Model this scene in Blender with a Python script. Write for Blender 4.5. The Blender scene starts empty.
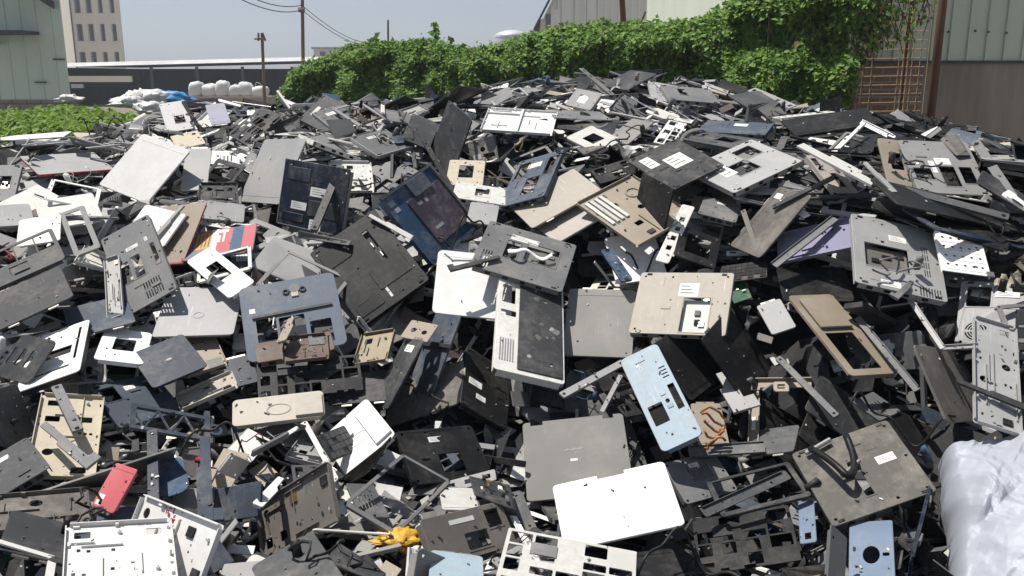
import bpy, math, random
import numpy as np
from mathutils import Vector, Matrix, Quaternion, noise
from mathutils.geometry import tessellate_polygon
PI = math.pi
scene = bpy.context.scene
COL = scene.collection
# ------------------------------------------------------------------ camera
F, CZ, PITCH = 890.0, 2.0, math.radians(13.5)
cd = bpy.data.cameras.new('camera'); cam = bpy.data.objects.new('camera', cd); COL.objects.link(cam)
cam.location = (0, 0, CZ); cam.rotation_euler = (PI/2 - PITCH, 0, 0)
cd.sensor_width = 36; cd.lens = 36*F/1024; cd.clip_start = .05; cd.clip_end = 3000
scene.camera = cam
scene.render.resolution_x = 1024; scene.render.resolution_y = 576
C0 = Vector((0, 0, CZ)); FW = Vector((0, math.cos(PITCH), -math.sin(PITCH))); UPV = Vector((0, math.sin(PITCH), math.cos(PITCH))); RT = Vector((1, 0, 0))
def at(px, py, Y):
    d = FW + RT*((px-512)/F) - UPV*((py-288)/F)
    return C0 + d*(Y/d.y)
def pix(p):
    q = Vector(p) - C0; z = q.dot(FW)
    return 512 + F*q.dot(RT)/z, 288 - F*q.dot(UPV)/z
# ------------------------------------------------------------------ materials
MATS = {}
def nodes(name):
    m = bpy.data.materials.new(name); m.use_nodes = True; MATS[name] = m
    nt = m.node_tree; b = nt.nodes['Principled BSDF']
    return m, nt, b
def N(nt, t, **k):
    n = nt.nodes.new(t)
    for a, v in k.items():
        if a.startswith('i_'): n.inputs[a[2:].replace('_', ' ')].default_value = v
        else: setattr(n, a, v)
    return n
def mixc(nt, fac, a, b, mode='MIX'):
    n = N(nt, 'ShaderNodeMix', data_type='RGBA', blend_type=mode)
    if isinstance(fac, float): n.inputs[0].default_value = fac
    else: nt.links.new(fac, n.inputs[0])
    for i, v in ((6, a), (7, b)):
        if isinstance(v, tuple): n.inputs[i].default_value = (*v, 1) if len(v) == 3 else v
        else: nt.links.new(v, n.inputs[i])
    return n.outputs[2]
def ramp(nt, src, p0, p1):
    r = N(nt, 'ShaderNodeMapRange', clamp=True); r.inputs[1].default_value = p0; r.inputs[2].default_value = p1
    nt.links.new(src, r.inputs[0]); return r.outputs[0]
def plastic(name, rgb, rough=.5, metal=0., dirt=.5, dustc=(.30, .27, .23), var=.25, spec=.5, bump=.15, wear=None):
    m, nt, b = nodes(name); L = nt.links
    tc = N(nt, 'ShaderNodeTexCoord'); oi = N(nt, 'ShaderNodeObjectInfo')
    mul = N(nt, 'ShaderNodeVectorMath', operation='MULTIPLY_ADD'); L.new(oi.outputs['Random'], mul.inputs[0]); mul.inputs[1].default_value = (37, 19, 53)
    L.new(tc.outputs['Object'], mul.inputs[2]); V = mul.outputs[0]
    n1 = N(nt, 'ShaderNodeTexNoise'); n1.inputs['Scale'].default_value = 7; n1.inputs['Detail'].default_value = 6; L.new(V, n1.inputs['Vector'])
    n2 = N(nt, 'ShaderNodeTexNoise'); n2.inputs['Scale'].default_value = 45; n2.inputs['Detail'].default_value = 8; n2.inputs['Roughness'].default_value = .7; L.new(V, n2.inputs['Vector'])
    mp = N(nt, 'ShaderNodeMapping'); mp.inputs['Scale'].default_value = (260, 9, 40); mp.inputs['Rotation'].default_value = (0, 0, .6); L.new(V, mp.inputs[0])
    n3 = N(nt, 'ShaderNodeTexNoise'); n3.inputs['Scale'].default_value = 1; n3.inputs['Detail'].default_value = 3; L.new(mp.outputs[0], n3.inputs['Vector'])
    vr = N(nt, 'ShaderNodeMapRange'); vr.inputs[3].default_value = 1-var; vr.inputs[4].default_value = 1+var*.6; L.new(oi.outputs['Random'], vr.inputs[0])
    sc = N(nt, 'ShaderNodeVectorMath', operation='SCALE'); sc.inputs[0].default_value = rgb; L.new(vr.outputs[0], sc.inputs['Scale'])
    ad = N(nt, 'ShaderNodeMath', operation='ADD'); L.new(n1.outputs[0], ad.inputs[0]); L.new(n2.outputs[0], ad.inputs[1])
    mask = ramp(nt, ad.outputs[0], .96, 1.32)
    ms = N(nt, 'ShaderNodeMath', operation='MULTIPLY'); ms.inputs[1].default_value = dirt; L.new(mask, ms.inputs[0])
    c = mixc(nt, ms.outputs[0], sc.outputs[0], dustc)
    sm = ramp(nt, n3.outputs[0], .66, .72)
    s2 = N(nt, 'ShaderNodeMath', operation='MULTIPLY'); s2.inputs[1].default_value = .28; L.new(sm, s2.inputs[0])
    c = mixc(nt, ramp(nt, n1.outputs[0], .35, .7), mixc(nt, 1.0, c, (.80, .79, .77), 'MULTIPLY'), c)
    w = wear or tuple(min(.75, x*1.7+.06) for x in rgb)
    c = mixc(nt, s2.outputs[0], c, w)
    L.new(c, b.inputs['Base Color'])
    rr = N(nt, 'ShaderNodeMapRange'); rr.inputs[3].default_value = max(.08, rough-.12); rr.inputs[4].default_value = min(1, rough+.25); L.new(n1.outputs[0], rr.inputs[0]); L.new(rr.outputs[0], b.inputs['Roughness'])
    b.inputs['Metallic'].default_value = metal; b.inputs['Specular IOR Level'].default_value = spec*.4
    bp = N(nt, 'ShaderNodeBump'); bp.inputs['Strength'].default_value = bump; bp.inputs['Distance'].default_value = .002; L.new(n2.outputs[0], bp.inputs['Height']); L.new(bp.outputs[0], b.inputs['Normal'])
    return m
PAL = dict(darktaupe=(.095,.09,.082), dulltan=(.24,.205,.155), white=(.82,.82,.81), offwhite=(.66,.66,.63), cream=(.66,.60,.46), silver=(.38,.38,.39), lightgrey=(.34,.345,.35), grey=(.165,.17,.178),
 midgrey=(.09,.094,.10), dkgrey=(.042,.044,.048), black=(.015,.0155,.017), navy=(.016,.024,.045), slate=(.062,.080,.108), bluegrey=(.135,.165,.21),
 taupe=(.135,.127,.118), taupegrey=(.25,.25,.24), tan=(.35,.305,.245), beige=(.48,.445,.39), pinkbeige=(.41,.37,.345), lavender=(.30,.29,.45),
 ltblue=(.31,.40,.47), steelblue=(.17,.23,.33), denim=(.04,.085,.16), denimblue=(.05,.10,.2), red=(.32,.025,.05), pink=(.60,.15,.17), brown=(.14,.105,.09),
 taupebrown=(.18,.165,.153), gold=(.22,.19,.13), lavenderwhite=(.5,.5,.62), clubblue=(.05,.12,.22), green=(.03,.12,.06), yellow=(.75,.42,.03), clubyellow=(.6,.42,.15))
ROUGH = dict(white=.42, black=.32, dkgrey=.42, navy=.35, silver=.4, lightgrey=.45, ltblue=.35, gold=.4)
METAL = dict(silver=.1, lightgrey=.1, gold=.2, tan=.15, beige=.1, grey=.1, taupebrown=.2)
for k, c in PAL.items():
    plastic(k, c, ROUGH.get(k, .5)+.08, METAL.get(k, 0), dirt=.14 if k == 'black' else .3 if k in ('white', 'navy', 'dkgrey') else .35 if k in ('slate', 'midgrey') else .5)
plastic('recess', (.008, .008, .009), .8, 0, dirt=.2, var=.1)  # near-black that puts the shade of ports, wells and slots into colour
plastic('paper', (.78, .78, .76), .7, 0, dirt=.15, var=.05)
plastic('ink', (.06, .06, .07), .7, 0, dirt=.1, var=.1)
plastic('metal', (.45, .44, .42), .35, .8, dirt=.6)
plastic('foil', (.55, .38, .16), .3, .8, dirt=.4)
plastic('rubber', (.02, .02, .02), .85, 0)
MAT = MATS
# ------------------------------------------------------------------ mesh building
class B:
    def __init__(s): s.v = []; s.f = []; s.m = []; s.mats = []; s.smooth = False
    def mi(s, name):
        if name not in s.mats: s.mats.append(name)
        return s.mats.index(name)
    def add(s, vs, fs, mat):
        o = len(s.v); s.v += [tuple(p) for p in vs]; k = s.mi(mat)
        for f in fs: s.f.append(tuple(o+i for i in f)); s.m.append(k)
    def box(s, x0, x1, y0, y1, z0, z1, mat, M=None):
        vs = [Vector((x, y, z)) for z in (z0, z1) for y in (y0, y1) for x in (x0, x1)]
        if M is not None: vs = [M @ p for p in vs]
        s.add(vs, [(0,2,3,1),(4,5,7,6),(0,1,5,4),(2,6,7,3),(0,4,6,2),(1,3,7,5)], mat)
    def plate(s, outer, holes, z0, z1, mat, ch=.0012, side=None):
        # polygon plate with real holes and a chamfered rim
        def ccw(p): return sum(a[0]*b[1]-b[0]*a[1] for a, b in zip(p, p[1:]+p[:1])) > 0
        outer = list(outer) if ccw(list(outer)) else list(outer)[::-1]
        holes = [list(h)[::-1] if ccw(list(h)) else list(h) for h in holes]
        n = len(outer); ins = []
        for i in range(n):
            a, p, c = Vector(outer[i-1]), Vector(outer[i]), Vector(outer[(i+1) % n])
            d1 = (p-a); d2 = (c-p)
            if d1.length < 1e-7 or d2.length < 1e-7: ins.append(tuple(p)); continue
            d1.normalize(); d2.normalize()
            n1 = Vector((-d1.y, d1.x)); n2 = Vector((-d2.y, d2.x)); b = n1+n2
            q = p + b*(ch/max(.4, b.length_squared/2*1.0))
            ins.append((q.x, q.y))
        loops_t = [ins]+holes; loops_b = [outer]+holes
        tris = tessellate_polygon([[Vector((x, y, 0)) for x, y in l] for l in loops_t])
        flat_t = [p for l in loops_t for p in l]; flat_b = [p for l in loops_b for p in l]
        top = [(x, y, z1) for x, y in flat_t]; bot = [(x, y, z0) for x, y in flat_b]
        K = len(flat_t); ft = []; fb = []
        for t in tris:
            a, b, c = (flat_t[i] for i in t)
            ar = (b[0]-a[0])*(c[1]-a[1])-(c[0]-a[0])*(b[1]-a[1])
            if abs(ar) < 1e-12: continue
            if ar < 0: t = (t[0], t[2], t[1])
            ft.append(tuple(t)); fb.append((K+t[0], K+t[2], K+t[1]))
        s.add(top+bot, ft+fb, mat)
        sd = side or mat
        mid = [(x, y, z1-ch) for x, y in outer]; b0 = [(x, y, z0) for x, y in outer]; t0 = [(x, y, z1) for x, y in ins]
        fs = []
        for i in range(n):
            j = (i+1) % n
            fs.append((i, j, n+j, n+i)); fs.append((n+i, n+j, 2*n+j, 2*n+i))
        s.add(b0+mid+t0, fs, sd)
        for hl in holes:
            m = len(hl)
            s.add([(x, y, z0) for x, y in hl]+[(x, y, z1) for x, y in hl], [(i, (i+1) % m, m+(i+1) % m, m+i) for i in range(m)], sd)
    def cyl(s, x, y, r, z0, z1, mat, n=12):
        p = [(x+r*math.cos(2*PI*i/n), y+r*math.sin(2*PI*i/n)) for i in range(n)]
        s.plate(p, [], z0, z1, mat, ch=min(.0008, r*.2))
    def tube(s, pts, r, mat, n=7):
        pts = [Vector(p) for p in pts]; rings = []
        for i, p in enumerate(pts):
            t = (pts[min(i+1, len(pts)-1)]-pts[max(i-1, 0)]).normalized()
            a = t.cross(Vector((0, 0, 1)));
            if a.length < .05: a = t.cross(Vector((1, 0, 0)))
            a.normalize(); b = t.cross(a); rr = r(i/(len(pts)-1)) if callable(r) else r
            rings.append([p+(a*math.cos(2*PI*k/n)+b*math.sin(2*PI*k/n))*rr for k in range(n)])
        vs = [q for g in rings for q in g]; fs = []
        for i in range(len(rings)-1):
            for k in range(n): fs.append((i*n+k, i*n+(k+1) % n, (i+1)*n+(k+1) % n, (i+1)*n+k))
        fs.append(tuple(range(n))[::-1]); fs.append(tuple((len(rings)-1)*n+k for k in range(n)))
        s.add(vs, fs, mat)
    def mesh(s, name):
        me = bpy.data.meshes.new(name); me.from_pydata(s.v, [], s.f)
        for m in s.mats: me.materials.append(MATS[m])
        me.polygons.foreach_set('material_index', s.m)
        if s.smooth: me.polygons.foreach_set('use_smooth', [True]*len(s.f))
        me.update(); return me
def link(name, me, parent=None):
    o = bpy.data.objects.new(name, me); COL.objects.link(o)
    if parent is not None: o.parent = parent
    return o
def obj(name, b, parent=None): return link(name, b.mesh(name), parent)
def empty(name, loc=(0, 0, 0), q=None):
    o = bpy.data.objects.new(name, None); COL.objects.link(o); o.location = loc; o.empty_display_size = .05
    if q is not None: o.rotation_mode = 'QUATERNION'; o.rotation_quaternion = q
    return o
def tag(o, label=None, cat=None, group=None, kind=None):
    if label: o['label'] = label
    if cat: o['category'] = cat
    if group: o['group'] = group
    if kind: o['kind'] = kind
    return o
def rrect(x0, x1, y0, y1, r=.008, n=4):
    r = min(r, (x1-x0)*.45, (y1-y0)*.45); p = []
    for cx, cy, a in ((x1-r, y1-r, 0), (x0+r, y1-r, PI/2), (x0+r, y0+r, PI), (x1-r, y0+r, 1.5*PI)):
        for i in range(n+1): p.append((cx+r*math.cos(a+i/n*PI/2), cy+r*math.sin(a+i/n*PI/2)))
    return p
def circ(x, y, r, n=14): return [(x+r*math.cos(2*PI*i/n), y+r*math.sin(2*PI*i/n)) for i in range(n)]
def wobble(outline, rng, a=.002):
    return [(x+rng.uniform(-a, a), y+rng.uniform(-a, a)) for x, y in outline]
# ------------------------------------------------------------------ kinds of scrap: each returns [(part name, builder, index of parent part or -1)]
def inv(u0, v0, u1, v1, W, L): return ((u0-.5)*W, (u1-.5)*W, (.5-v1)*L, (.5-v0)*L)
def sticker(W, L, r, z=.0006):
    x0, x1, y0, y1 = inv(*r, W, L); b = B(); b.box(x0, x1, y0, y1, 0.0002, z, 'paper')
    w, hh = x1-x0, y1-y0
    for k in range(3):
        yy = y1-hh*(.2+.25*k)
        if hh > .012: b.box(x0+w*.1, x0+w*(.5+.13*((k*7) % 3)), yy-hh*.05, yy, z, z+.0002, 'ink')
    return b
def outline(W, L, rng, rad=.012, notch=0):
    if not notch: return rrect(-W/2, W/2, -L/2, L/2, rad)
    p = rrect(-W/2, W/2, -L/2, L/2, rad)
    top = [q for q in p[:5]]; l2 = p[5:10]; rest = p[10:]
    d = .012
    if notch == 1: cuts = [(.40, .30), (-.30, -.42)]
    else: cuts = [(.14, -.10)]
    mid = []
    for a, b_ in cuts:
        mid += [(a*W, L/2), (a*W, L/2-d), (b_*W, L/2-d), (b_*W, L/2)]
    return top+mid+l2+rest
def clip(poly, a, b_, c, rng=None):
    # keep the side a*x+b*y <= c of a convex outline; the cut edge is jagged
    out = []; n = len(poly)
    for i in range(n):
        p, q = poly[i], poly[(i+1) % n]; dp = a*p[0]+b_*p[1]-c; dq = a*q[0]+b_*q[1]-c
        if dp <= 0: out.append(p)
        if (dp < 0) != (dq < 0):
            t = dp/(dp-dq); X = (p[0]+(q[0]-p[0])*t, p[1]+(q[1]-p[1])*t); out.append(X)
            if rng and dp < 0:
                k = poly; j = i
                # entry of the cut: find its exit, add a few jagged points between
                for m_ in range(1, n):
                    p2, q2 = poly[(i+m_) % n], poly[(i+m_+1) % n]; d1 = a*p2[0]+b_*p2[1]-c; d2 = a*q2[0]+b_*q2[1]-c
                    if (d1 < 0) != (d2 < 0):
                        t2 = d1/(d1-d2); Y_ = (p2[0]+(q2[0]-p2[0])*t2, p2[1]+(q2[1]-p2[1])*t2)
                        for f in (.2, .4, .55, .8): e = rng.uniform(-.006, .006); out.append((X[0]+(Y_[0]-X[0])*f-a*abs(e), X[1]+(Y_[1]-X[1])*f-b_*abs(e)))
                        break
    return out
def k_lid(W, L, m, rng, rad=.012, notch=0, logo=0, rim=None, disc=0, club=0, stickers=(), thick=.007, broken=0, **k):
    rad = min(rad, .09*min(W, L)) if rad == .012 else rad; b = B(); o = outline(W, L, rng, rad, notch)
    if broken and rng.random() < .5:
        a = rng.uniform(0, 2*PI); a = math.atan2(math.sin(a)*W, math.cos(a)*L); o = clip(o, math.cos(a), math.sin(a), min(W, L)*rng.uniform(.25, .42), rng)
        b.plate(o, [], -.0025, 0, m, ch=.0006); xs = [p[0] for p in o]; ys = [p[1] for p in o]
        for i in range(0, len(o), 1):
            p, q = Vector(o[i]), Vector(o[(i+1) % len(o)])
            if (q-p).length > .05: d = (q-p)*.5; mid = (p+q)/2; M_ = Matrix.Translation((mid.x, mid.y, 0)) @ Matrix.Rotation(math.atan2(d.y, d.x), 4, 'Z'); b.box(-d.length*.94, d.length*.94, .001, .003, -.007, -.0024, m, M_)
        return [('shell', b, -1)]
    b.plate(o, [], -.0025, 0, m, ch=.0012, side=rim or m)
    t = .004                                                   # folded edge below the skin
    for x0, x1, y0, y1 in ((-W/2+rad, W/2-rad, -L/2+.0008, -L/2+t), (-W/2+rad, W/2-rad, L/2-t-.013*bool(notch), L/2-.0008-.013*bool(notch)), (-W/2+.0008, -W/2+t, -L/2+rad, L/2-rad), (W/2-t, W/2-.0008, -L/2+rad, L/2-rad)):
        b.box(x0, x1, y0, y1, -thick, -.0024, rim or m)
    if rng.random() < .35 and not (club or logo or notch):
        u = rng.choice((-1, 1)); b.box(-W*.44, W*.44, u*L*.40-.0012, u*L*.40+.0012, -.0001, .0009, m)
    P = [('shell', b, -1)]
    if rim: 
        r = B(); r.box(-W/2-.001, W/2+.001, -L/2-.006, -L/2-.0002, -.009, .0015, rim); P.append(('edge_trim', r, 0))
    if logo:
        g = B()
        if logo == 1: g.box(-.012, .012, -.006, .006, .0001, .0008, 'taupe'); g.box(-.004, .009, -.003, .005, .0008, .0011, 'pinkbeige')
        else:
            for i in range(9): g.box(-.03+i*.006, -.0265+i*.006, .018+.0015*(i % 3), .023+.0015*((i*2) % 3), .0001, .0009, 'lightgrey', )
            P.append(('sticker', sticker(W, L, (.44, .53, .51, .56)), 0))
        P.append(('logo', g, 0))
    if disc:
        g = B(); g.plate(circ(0, -L*.1, .018, 20), [circ(0, -L*.1, .013, 20)], .0001, .0012, 'lightgrey'); P.append(('badge_ring', g, 0))
    if club:
        g = B(); z = .0004
        def st(u0, u1, v0, v1, mm, zz=0): x0, x1, y0, y1 = inv(u0, v0, u1, v1, W, L); g.box(x0, x1, y0, y1, .0001+zz, z+zz, mm)
        for u0, u1, mm in ((.01, .06, 'red'), (.06, .2, 'steelblue'), (.2, .36, 'pink'), (.36, .46, 'white'), (.46, .66, 'pink'), (.66, .82, 'clubblue'), (.82, .99, 'pink')): st(u0, u1, .01, .99, mm)
        st(.15, .37, .12, .68, 'clubyellow', .0004)
        for i in range(4): st(.19+i*.048, .205+i*.048, .14, .6, 'red', .0008)
        st(.42, .60, .05, .16, 'white', .0004); st(.53, .56, .05, .5, 'white', .0005); st(.38, .5, .25, .5, 'white', .0006)
        P.append(('printed_skin', g, 0))
    for s_ in stickers: P.append(('sticker', sticker(W, L, s_), 0))
    if not (logo or club or notch or disc):
        g = B(); u = rng.choice((-1, 1))
        g.box(-W*.3, -W*.3+.03, u*(L/2)-.007, u*(L/2)+.007, -.006, -.0026, 'metal')
        g2 = B(); g2.box(W*.3-.03, W*.3, u*(L/2)-.007, u*(L/2)+.007, -.006, -.0026, 'metal')
        P += [('hinge', g, 0), ('hinge', g2, 0)]
    return P
def k_base(W, L, m, rng, holes=None, stickers=None, vents=(), floor=0, rim=None, panels=0, thick=.02, **k):
    b = B(); hs = []
    if holes is None:
        holes = [h_ for h_ in ((.08, .1, .32, .42), (.42, .5, .7, .85), (.74, .12, .92, .5)) if rng.random() < .6]
    rects = []
    for h_ in holes:
        u0, v0, u1, v1 = h_; v1 = min(v1, .955); u1 = min(u1, .97)
        x0, x1, y0, y1 = inv(u0, v0, u1, v1, W, L); rects.append((x0, x1, y0, y1)); hs.append(rrect(x0, x1, y0, y1, .004, 2))
    def clear(x, y, e=.008): return all(not (a-e < x < b_+e and c-e < y < d+e) for a, b_, c, d in rects)
    # screw wells and small slots as real holes
    for u, v in ((.06, .07), (.94, .07), (.06, .93), (.94, .93), (.36, .08), (.66, .93), (.38, .46), (.95, .5)):
        x, y = (u-.5)*W, (.5-v)*L
        if clear(x, y) and min(W, L) > .13: hs.append(circ(x, y, .0042, 8)); rects.append((x-.005, x+.005, y-.005, y+.005))
    vl = list(vents)
    if not vl and rng.random() < .6 and min(W, L) > .15: vl = [(.7, .62, .9, .86)] if clear(.3*W, -.24*L, .05) else []
    for r in vl:
        x0, x1, y0, y1 = inv(*r, W, L)
        n = max(3, int((x1-x0)/.008)); rows = max(1, int((y1-y0)/.03))
        if not clear((x0+x1)/2, (y0+y1)/2, .0): continue
        for i in range(n):
            for j in range(rows):
                xa = x0+(x1-x0)*(i+.2)/n; xb = x0+(x1-x0)*(i+.7)/n; ya = y0+(y1-y0)*(j+.08)/rows; yb = y0+(y1-y0)*(j+.9)/rows
                hs.append([(xa, ya), (xb, ya), (xb, yb), (xa, yb)])
    if k.get('broken') and min(W, L) > .16:
        for u, v in ((.8, .78), (.2, .78), (.55, .2)):                      # round fan grille cut as arcs
            cx, cy = (u-.5)*W, (.5-v)*L
            if clear(cx, cy, .03) and rng.random() < .5:
                rects.append((cx-.03, cx+.03, cy-.03, cy+.03))
                for ra in (.012, .019, .026):
                    for q in range(4):
                        a0 = q*PI/2+.18; a1 = (q+1)*PI/2-.18; seg = 5
                        hs.append([(cx+(ra+.0025)*math.cos(a0+(a1-a0)*i/seg), cy+(ra+.0025)*math.sin(a0+(a1-a0)*i/seg)) for i in range(seg+1)]+[(cx+(ra-.0015)*math.cos(a1-(a1-a0)*i/seg), cy+(ra-.0015)*math.sin(a1-(a1-a0)*i/seg)) for i in range(seg+1)])
                break
    b.plate(outline(W, L, rng, .01), hs, -.002, 0, m)
    if min(W, L) > .14:
        for i in range(rng.randint(1, 4)):                                  # pressed ridges and steps
            rx, ry = rng.uniform(-.4, .3)*W, rng.uniform(-.42, .4)*L; rw, rh = rng.choice(((.16*W, .002), (.002, .16*L), (.1*W, .006), (.03, .012)))
            if clear(rx, ry, .004) and clear(rx+rw, ry+rh, .004) and clear(rx+rw/2, ry+rh/2, .01): b.box(rx, rx+rw, ry, ry+rh, -.0001, rng.choice((.001, .002, .003)), m)
    for x0, x1, y0, y1 in ((-W/2+.01, W/2-.01, -L/2+.0008, -L/2+.003), (-W/2+.01, W/2-.01, L/2-.003, L/2-.0008), (-W/2+.0008, -W/2+.003, -L/2+.01, L/2-.01), (W/2-.003, W/2-.0008, -L/2+.01, L/2-.01)):
        b.box(x0, x1, y0, y1, -thick, -.0019, rim or m)
    # front wall ports
    for i in range(4):
        x = (-.35+.2*i+rng.uniform(-.03, .03))*W; b.box(x, x+.018, -L/2-.0004, -L/2+.002, -thick*.75, -.005, 'recess')
    # raised seams round each bay
    for (x0, x1, y0, y1), h_ in zip(rects[:len(holes)], holes):
        e = .004
        for q in ((x0-e, x1+e, y1+.001, y1+e), (x0-e, x1+e, y0-e, y0-.001), (x0-e, x0-.001, y0-.001, y1+.001), (x1+.001, x1+e, y0-.001, y1+.001)): b.box(*q, -.0001, .0012, m)
    P = [('shell', b, -1)]
    if rim: g = B(); g.box(-W/2-.003, -W/2-.0002, -L/2, L/2, -.012, .002, rim); g.box(-W/2, W/2, -L/2-.003, -L/2-.0002, -.012, .0018, rim); P.append(('edge_trim', g, 0))
    for (x0, x1, y0, y1), h_ in zip(rects[:len(holes)], holes):
        if floor or rng.random() < .5:
            g = B(); fm = 'offwhite' if floor == 2 else ('taupe' if floor == 3 else rng.choice(['recess', 'metal', m, 'dkgrey', 'midgrey']))
            g.box(x0-.002, x1+.002, y0-.002, y1+.002, -thick*.8, -thick*.75, fm)
            for i in range(3):
                xx = x0+(x1-x0)*rng.uniform(.1, .8); yy = y0+(y1-y0)*rng.uniform(.1, .8); g.box(xx, xx+(x1-x0)*.2, yy, yy+(y1-y0)*.15, -thick*.75, -thick*.5, rng.choice(['black', 'metal', 'recess']))
            P.append(('bay_floor', g, 0))
    if panels:
        for r in ((.06, .1, .42, .3), (.45, .56, .92, .8), (.06, .8, .4, .93))[:3]:
            x0, x1, y0, y1 = inv(*r, W, L)
            if clear((x0+x1)/2, (y0+y1)/2, .03): g = B(); g.plate(rrect(x0, x1, y0, y1, .004, 2), [], .0002, .0022, m if rng.random() < .6 else 'dkgrey'); P.append(('cover_door', g, 0))
    if stickers is None: stickers = [(.35+rng.uniform(-.1, .1), .16, .6, .26)] if rng.random() < .55 else []
    for s_ in stickers: P.append(('sticker', sticker(W, L, s_), 0))
    if min(W, L) > .17:
        for u, v in ((.1, .035), (.9, .035), (.1, .965), (.9, .965)):
            g = B(); x, y = (u-.5)*W, (.5-v)*L; g.box(x-.008, x+.008, y-.003, y+.003, .0001, .0022, 'rubber'); P.append(('rubber_foot', g, 0))
    return P
def k_tray(W, L, m, rng, rods=0, two=0, stain=0, **k):
    b = B(); hs = []; cells = []
    nx = max(2, int(W/.055)); ny = max(2, int(L/.055))
    for i in range(nx):
        for j in range(ny):
            cx = -W/2+W*(i+.5)/nx; cy = -L/2+L*(j+.5)/ny; r = rng.random(); sx, sy = W/nx*.5, L/ny*.5
            if two: continue
            if r < .16: hs.append(rrect(cx-sx*.5, cx+sx*.4, cy-sy*.35, cy+sy*.35, .002, 1))
            elif r < .25: hs.append(circ(cx, cy, min(sx, sy)*.4, 12))
            elif r < .5:
                for q in range(rng.randint(1, 3)): 
                    hx = cx+sx*rng.uniform(-.6, -.2)+q*sx*.45; hy = cy+sy*rng.uniform(-.5, .3); w_ = .003+sx*.12; hs.append([(hx, hy), (hx+w_, hy), (hx+w_, hy+.009), (hx, hy+.009)])
            else: cells.append((cx, cy, sx, sy))
    nb = int((W+L)*2/.05)                                               # clip slots and posts along the rim
    for i in range(nb):
        if rng.random() < .45: continue
        if rng.random() < W/(W+L): x = rng.uniform(-.44, .4)*W; y = rng.choice((-1, 1))*(L/2-.0075)-.002; sw, sh = rng.uniform(.004, .014), .004
        else: y = rng.uniform(-.44, .4)*L; x = rng.choice((-1, 1))*(W/2-.0075)-.002; sw, sh = .004, rng.uniform(.004, .014)
        r_ = (x, x+sw, y, y+sh)
        if all(r_[1] < q[0]-.002 or r_[0] > q[1]+.002 or r_[3] < q[2]-.002 or r_[2] > q[3]+.002 for q in [(min(p[0] for p in h_), max(p[0] for p in h_), min(p[1] for p in h_), max(p[1] for p in h_)) for h_ in hs]):
            if rng.random() < .6: hs.append([(r_[0], r_[2]), (r_[1], r_[2]), (r_[1], r_[3]), (r_[0], r_[3])])
            else: b.box(r_[0], r_[1], r_[2], r_[3], -.0099, rng.uniform(-.006, .003), m)
    b.plate(outline(W, L, rng, .008), hs, -.012, -.010, m)
    wt = .0022
    for x0, x1, y0, y1 in ((-W/2+.008, W/2-.008, -L/2, -L/2+wt), (-W/2+.008, W/2-.008, L/2-wt, L/2), (-W/2, -W/2+wt, -L/2+.008, L/2-.008), (W/2-wt, W/2, -L/2+.008, L/2-.008)):
        b.box(x0, x1, y0, y1, -.0099, 0, m)
    if two:
        b.box(-.005, .005, -L/2+.003, L/2-.003, -.0098, .001, m); b.box(-W/2+.003, -.006, L*.28, L*.28+.004, -.0098, -.001, m)
    for i in range(rng.randint(3, 6)):
        if rng.random() < .5: x = rng.uniform(-.42, .42)*W; y0 = rng.uniform(-.45, .1)*L; b.box(x, x+.0016, y0, y0+rng.uniform(.2, .4)*L, -.0099, -.0045, m)
        else: y = rng.uniform(-.42, .42)*L; x0 = rng.uniform(-.45, .1)*W; b.box(x0, x0+rng.uniform(.2, .4)*W, y, y+.0016, -.0099, -.005, m)
    P = [('tray', b, -1)]
    for cx, cy, sx, sy in cells[:12]:
        r = rng.random()
        if r < .45: b.cyl(cx, cy, .004, -.0099, -.003, m, 8); b.cyl(cx, cy, .0018, -.003, -.0028, 'recess', 6)
        elif r < .6: g = B(); g.box(cx-sx*.7, cx+sx*.7, cy-sy*.6, cy+sy*.6, -.0099, -.0075, rng.choice(['metal', 'grey', m])); P.append(('shield_plate', g, 0))
        elif r < .68: g = B(); g.box(cx-sx*.5, cx+sx*.3, cy-sy*.3, cy+sy*.3, -.0099, -.006, rng.choice(['black', 'dkgrey', 'foil'])); P.append(('clip', g, 0))
    if rods:
        for i in range(4):
            g = B(); x = -W/2+.02+i*.022; g.box(x, x+.013, -L*.05, L*.42, -.0098, -.003, 'offwhite'); P.append(('slot_rail', g, 0))
        g = B(); g.plate(circ(W*.25, L*.25, .03, 18), [circ(W*.25, L*.25, .022, 18)], -.0098, -.006, m); P.append(('ring', g, 0))
    if stain:
        g = B()
        for i in range(26): x, y = rng.gauss(-.02, .018), rng.gauss(.03, .012)+.02; r_ = rng.uniform(.0015, .005); g.plate(wobble(circ(x, y, r_, 7), rng, r_*.3), [], -.0099, -.0095, 'red', ch=.0001)
        P.append(('stain', g, 0))
    return P
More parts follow.
